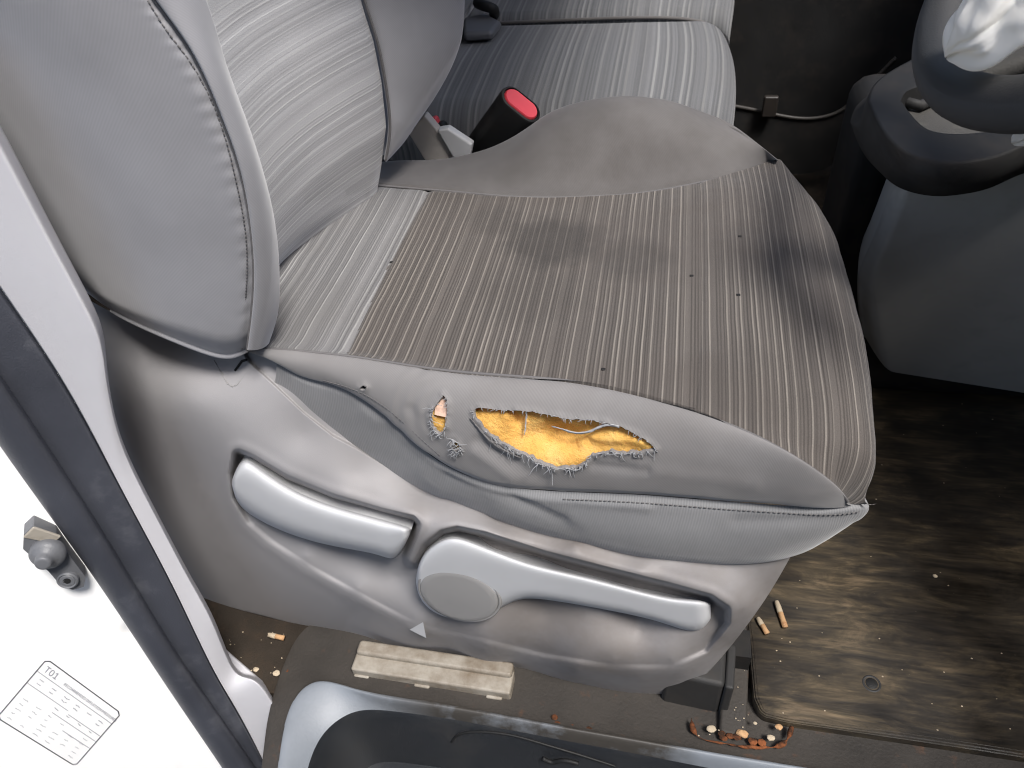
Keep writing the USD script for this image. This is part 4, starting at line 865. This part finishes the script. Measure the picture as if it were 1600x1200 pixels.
# ================================================================== passenger seat
pax = thing('passenger_seat', 'grey striped passenger bench seat beyond the driver seat', 'car seat')
def bench(x0, x1, y0, y1, zt, name, seed, mat, r=.05):
    nx, ny = 120, 90
    s = np.linspace(0, 1, nx)[:, None]; t = np.linspace(0, 1, ny)[None]
    th = np.linspace(0, np.pi / 2, 16)
    yl = np.r_[y0 + .004 + 0 * th[:3], y0 + r * (1 - np.cos(th)), np.linspace(y0 + r, y1 - r, 60)[1:-1], y1 - r * (1 - np.cos(th[::-1]))]
    zl_ = np.r_[zt - r * .9 - np.array([.045, .03, .015]), zt - r * .9 * (1 - np.sin(th)), np.full(58, zt), zt - r * .9 * (1 - np.sin(th[::-1]))]
    xl_ = np.r_[np.linspace(x0, x1 - r, 90)[:-1], x1 - r * (1 - np.sin(th)), np.array([x1 - .002, x1 - .006])]
    dz_ = np.r_[np.zeros(89), -r * .9 * (1 - np.cos(th)), np.array([-r * .9 - .03, -r * .9 - .07])]
    X, Yg = np.meshgrid(xl_, yl, indexing='ij'); Z = zl_[None] + dz_[:, None]
    X = X + .012 * np.sin((Yg - y0) / (y1 - y0) * np.pi) * sm(X, x1 - .2, x1)
    Z = Z + .012 * np.sin(np.pi * np.clip((Yg - y0) / (y1 - y0), 0, 1)) + .006 * (meshkit.fbm(np.stack([X, Yg, Z], -1) * 6, 2, seed) - .5)
    Gp = np.stack([X, Yg, Z], -1)
    u = .07 + np.r_[0, np.cumsum(np.linalg.norm(np.diff(Gp[:, 60], axis=0), axis=1))][:, None] + 0 * Yg
    part(name, gridmesh(Gp), mat, pax, uv=np.stack([u, Yg], -1).reshape(-1, 2))
bench(-.50, .088, 1.005, 1.41, .462, 'cushion', 3, m_pax)
bench(-.50, .098, 1.405, 1.85, .466, 'cushion', 5, m_pax, .03)
part('cushion_seam', tube(curve([(-.5, 1.408, .452), (-.2, 1.408, .459), (.03, 1.408, .456), (.075, 1.408, .435), (.088, 1.408, .39)], 40), .003, 8), m_fabfar, pax)
part('seat_base', frame(rbox((.60, .78, .34), .02), (-.26, 1.43, .215), *np.eye(3)), m_dark, pax)
part('backrest', frame(rbox((.12, .84, .7), .05), (-.47, 1.43, .78), unit([1, 0, .25]), [0, 1, 0], unit([-.25, 0, 1])), m_pax, pax, uv=None) if False else None
bk_ = rbox((.12, .84, .70), .05); bkv = frame(bk_, (-.475, 1.43, .80), unit([1, 0, .25]), [0, 1.0, 0], unit([-.25, 0, 1]))
part('backrest', bkv, m_pax, pax, uv=np.stack([bkv.vertices[:, 2], bkv.vertices[:, 1]], -1))
# tunnel between the seats
tun = thing('centre_tunnel', 'dark plastic floor tunnel between the two front seats', 'tunnel')
part('cover', frame(rbox((.62, .11, .38), .02), (-.33, .985, .20), *np.eye(3)), m_dark, tun)
# buckle on its stalk
bk = thing('seat_belt_buckle', 'black belt buckle with large red button standing behind the seat bolster', 'belt buckle')
p0, p1 = at(748, 245, y=.945), at(815, 162, y=.905); az = unit(p1 - p0); axw = at(838, 182, y=.905) - at(795, 140, y=.905); axw = unit(axw - az * (axw @ az)); ayw = np.cross(az, axw)
hl_ = np.linalg.norm(p1 - p0)
def stadium(w, h, z, n=24):
    a = np.linspace(-np.pi / 2, np.pi / 2, n); r = h / 2
    p = np.r_[np.c_[w / 2 - r + r * np.cos(a), r * np.sin(a)], np.c_[-(w / 2 - r) - r * np.cos(a), -r * np.sin(a)]]
    return np.c_[p, np.full(len(p), z)]
def loft_loops(loops, cap=True):
    n = len(loops[0]); V = np.vstack(loops); f = []
    for k in range(len(loops) - 1):
        for i in range(n):
            j = (i + 1) % n; f += [(k * n + i, k * n + j, (k + 1) * n + j), (k * n + i, (k + 1) * n + j, (k + 1) * n + i)]
    if cap:
        V = np.vstack([V, loops[-1].mean(0)]); o = (len(loops) - 1) * n
        f += [(o + i, o + (i + 1) % n, len(V) - 1) for i in range(n)]
    return trimesh.Trimesh(V, f, process=False)
body = loft_loops([stadium(.050, .026, -.05), stadium(.056, .032, hl_ * .5), stadium(.058, .035, hl_ - .004), stadium(.056, .033, hl_ - .001), stadium(.051, .029, hl_), stadium(.050, .028, hl_ - .004)])
part('body', frame(body, p0, axw, ayw, az), m_black, bk, smooth=40)
btn = loft_loops([stadium(.048, .0265, hl_ - .006), stadium(.048, .0265, hl_ - .001), stadium(.045, .0235, hl_ + .0010), stadium(.026, .010, hl_ + .0004)])
part('release_button', frame(btn, p0, axw, ayw, az), m_red, bk, smooth=40)
bk2 = thing('seat_belt_buckle', 'small dark buckle with red button half hidden behind the backrest', 'belt buckle')
q0 = at(668, 196, y=.955); z2 = unit([-.35, .15, 1]); x2 = unit(np.cross([0, 1.0, 0], z2)); y2 = np.cross(z2, x2)
part('body', frame(rbox((.044, .022, .06), .006), q0 + z2 * -.030 + [.004, 0, 0], x2, y2, z2), m_black, bk2)
part('release_button', frame(rbox((.036, .016, .012), .004), q0 + z2 * .002, x2, y2, z2), m_red, bk2)
ank = thing('belt_anchor', 'pale plastic belt anchor sleeve between the seats', 'belt anchor')
def slab(pts, y, th, r=.002):
    p = atl(pts, y=y); nrm_ = unit(np.cross(p[1] - p[0], p[2] - p[0])); 
    if nrm_ @ (CAM - p[0]) < 0: nrm_ = -nrm_
    return man(hull_spheres(np.vstack([p, p - nrm_ * th]), r, 10))
part('sleeve', slab([(640, 206), (664, 183), (700, 225), (716, 262), (674, 262)], .905, .012), m_beige, ank)
part('tab', slab([(688, 205), (700, 203), (735, 226), (732, 242), (712, 246)], .90, .008, .003), m_lever, ank)
pbk = thing('seat_belt_buckle', 'dark grey belt buckle lying at the back of the passenger seat', 'belt buckle')
fr_ = at(750, 44, z=.485)
part('body', man(hull_spheres(np.vstack([at(*np.array([(730, 35), (757, 29), (776, 40), (764, 54), (732, 56)], float).T, z=.485), at(*np.array([(730, 35), (757, 29), (776, 40), (764, 54), (732, 56)], float).T, z=.47)]), .008, 12)), m_rubber2, pbk)
part('tongue', tube(curve([at(746, 4, z=.51), at(757, 9, z=.51), at(770, 14, z=.505), at(772, 24, z=.49)], 20), .009, 8), m_black, pbk)

# ================================================================== console, lower panel, wheel, far side
con = thing('centre_console', 'black centre console with tray and grey side panel', 'console')
ol = np.array([(1352, 160), (1358, 140), (1376, 120), (1440, 84), (1560, 20), (1760, -60), (1760, 190), (1640, 222), (1570, 247), (1520, 259), (1475, 262), (1430, 254), (1400, 238), (1372, 205)], float)
il = np.array([(1410, 158), (1414, 150), (1420, 144), (1452, 133), (1560, 78), (1740, 0), (1740, 120), (1640, 176), (1580, 198), (1530, 206), (1490, 208), (1455, 203), (1438, 192), (1420, 172)], float)
def loopc(p, n=160): return curve(np.vstack([p, p[:1]]), n)[:-1]
o3 = at(*loopc(ol).T, z=.535); i3 = at(*loopc(il).T, z=.535)
mid_ = lambda a, h: o3 * (1 - a) + i3 * a + np.array([0, 0, h])
cx = o3.mean(0); down = o3 + (cx - o3) * .02 + [0, .15, 0]
loops = [np.c_[down[:, :2] - [0, .09], np.full(len(down), .485)], o3 + [0, 0, -.03], o3 + [0, 0, -.010], mid_(.05, .001), mid_(.14, .003), mid_(.82, .0025), mid_(.95, .0008), i3 + [0, 0, -.012], (i3 * .97 + i3.mean(0) * .03) + [0, 0, -.020]]
part('body', loft_loops(loops, cap=False), m_black, con, smooth=40)
tl = (i3 * .97 + i3.mean(0) * .03) + [0, 0, -.0205]; tl2 = np.vstack([tl, tl.mean(0)])
part('tray', (tl2, np.array([(i, (i + 1) % len(tl), len(tl)) for i in range(len(tl))])), plain('tray_mat', (.045, .043, .039), rough=.7, grain=700., bump=.4, dirt=(.10, .095, .08)), con)
part('base', frame(rbox((.70, .18, .46), .03), (.60, 1.06, .24), *np.eye(3)), m_black, con)
bar = curve(at(*np.array([(1412, 150), (1450, 142), (1490, 122), (1560, 86)]).T, z=.527), 30)
part('tray_divider', tube(at(*np.array([(1418, 160), (1438, 165), (1480, 146), (1560, 105)], float).T, z=.522), .006, 8), m_dark, con)
lp_ = np.array([(1408, 268), (1385, 318), (1358, 385), (1341, 430), (1342, 490), (1352, 540), (1367, 577)], float)
rp_ = np.array([(1690, 215), (1690, 270), (1690, 350), (1690, 430), (1690, 500), (1690, 570), (1690, 628)], float)
la_, ra_ = curve(lp_, 80), curve(rp_, 80); tq = np.linspace(0, 1, 90)[None, :, None]
gp = la_[:, None] * (1 - tq) + ra_[:, None] * tq
sag_ = np.linspace(1, 0, 80)[:, None] * np.array([0, 1])[None]
vy = np.linspace(0, 1, 80)[:, None]
Ypn = .800 + .17 * vy + .05 * np.exp(-(vy / .05)**2) + .03 * np.exp(-(tq[..., 0] / .04)**2)
gp[..., 1] += 14 * (1 - vy) * np.sin(np.pi * np.clip(tq[..., 0] * 1.1, 0, 1)) 
pan = at(gp[..., 0], gp[..., 1], y=Ypn)
pan = np.concatenate([pan[:, :1] + [[[.01, .06, 0]]], pan], 1); pan = np.concatenate([pan[:1] + [[[0, .04, .004]]], pan], 0)
part('side_panel', gridmesh(pan), m_panel, con)
for k, (x, y) in enumerate([(1453, 158)]):
    part('speck', lump(at(x, y, z=.52), .0022, 60 + k), m_crumb, con)
wh = thing('steering_wheel', 'black steering wheel with thick rim', 'steering wheel')
ti = math.radians(38); e1 = np.array([0, 1.0, 0]); e2 = np.array([math.sin(ti), 0, math.cos(ti)]); e3 = np.cross(e1, e2); wc = np.array([.311, .60, .813]); RW = .185
thw = np.linspace(0, 2 * np.pi, 121)
ring = wc + RW * (np.cos(thw)[:, None] * e1 + np.sin(thw)[:, None] * e2)
m_hub = plain('hub_plastic', (.045, .044, .041), rough=.7, grain=700., bump=.3)
m_rim = plain('rim_leather', (.028, .028, .028), rough=.62, grain=900., bump=.3, var=.15)
part('rim', tube(ring, .0175, 20, cap=False), m_rim, wh)
if e3 @ (CAM - wc) < 0: e3 = -e3
e1b = np.cross(e2, e3)
part('hub', frame(lathe([(0, .028), (.05, .027), (.085, .018), (.10, .0), (.09, -.02), (.05, -.03)], 48), wc - e3 * .055, e1b, e2, e3), m_hub, wh)
for a in (math.radians(180), math.radians(360), math.radians(270)):
    dv = math.cos(a) * e1 + math.sin(a) * e2
    part('spoke', man(hull_spheres([wc + dv * .07 - e3 * .055, wc + dv * .178 - e3 * .004, wc + dv * .07 - e3 * .055 + np.cross(e3, dv) * .03, wc + dv * .178 - e3 * .004 + np.cross(e3, dv) * .018], .008, 12)), m_hub, wh)
part('column', tube(np.array([wc - e3 * .04, wc - e3 * .30]), [.045, .06], 24), m_black, wh)
# crumpled white film over the wheel
def film(pxc, y, s, seed, sq, name_label, n=6):
    m = trimesh.creation.icosphere(n); v = m.vertices; ph = np.arctan2(v[:, 0], v[:, 2]); st_ = np.sqrt(1 - np.clip(v[:, 1], -1, 1)**2)
    wv = meshkit.fbm(v * 1.3 + seed, 2, seed)
    fold = np.abs(((ph * 4 / (2 * np.pi) + 2.2 * wv + .5 * v[:, 1]) % 1.0) - .5) * 2
    f2 = np.abs(((ph * 2 / (2 * np.pi) - 1.7 * meshkit.noise(v * 1.9 + seed, 3) + .9 * v[:, 1]) % 1.0) - .5) * 2
    r_ = .85 + .055 * np.sin(3 * ph + 5 * wv + 2 * v[:, 1]) * sm(st_, 0, .8) + .05 * np.sin(7 * ph - 9 * wv + 3 * v[:, 1]) * sm(st_, 0, .8) - .11 * np.exp(-(np.sin(1.5 * ph + 3 * wv + seed) / .35)**2) * sm(st_, 0, .9) + .30 * (wv - .5)
    r_ = r_ * (1 + .22 * sm(-v[:, 1], .3, 1) * np.abs(np.sin(1.5 * ph + 1)))
    m.vertices = (v * r_[:, None] * s * sq) @ np.stack([e1b, e2, e3]) + at(*pxc, y=y)
    o = part('plastic_wrap', m, m_film); meta(o, name_label, 'plastic wrap')
film((1580, 0), .55, .043, 4, np.array([1.15, .95, .55]), 'crumpled white plastic wrap bunched on the steering wheel')
film((1606, 206), .62, .013, 9, np.array([1, .9, .6]), 'small scrap of white plastic wrap below the steering wheel rim', 4)

# far side: door card, sill strip, fixing knob on the passenger floor
far = thing('passenger_door', 'black inner panel of the far door with pocket', 'car door')
part('door_card', frame(rbox((1.7, .05, .86), .02), (.15, 1.80, .45), *np.eye(3)), m_black, far)
pk = curve(at(*np.array([(1130, 163), (1180, 172), (1240, 184), (1285, 183), (1318, 170), (1350, 140), (1400, 90)]).T, y=1.66), 60)
part('pocket_rim', tube(pk, .004, 8), plain('pocket_rim_plastic', (.022, .019, .016), rough=.6), far)
pkw = np.stack([pk, pk + [0, 0, -.13]], 1); part('pocket', gridmesh(pkw), m_black, far)
spk = curve(at(*np.array([(1235, 90), (1250, 50), (1290, 22), (1340, 22), (1370, 50)]).T, y=1.765), 50)
part('latch', frame(rbox((.030, .014, .045), .004), at(1203, 166, y=1.645), *np.eye(3)), plain('latch_brown', (.016, .013, .011)), far)
kn = thing('fixing_knob', 'small black knob on the dark floor ahead of the passenger seat', 'knob')
kp = at(1264, 222, z=.02)
part('base', frame(lathe([(.055, 0), (.055, .008), (.035, .014), (.030, .03), (.022, .045), (0, .048)], 28), kp, *np.eye(3)), m_dark, kn)
for a in range(5): part('lobe', frame(rbox((.022, .016, .026), .006, 8), kp + [.030 * math.cos(a * 1.257), .030 * math.sin(a * 1.257), .03], *np.eye(3)), m_dark, kn)
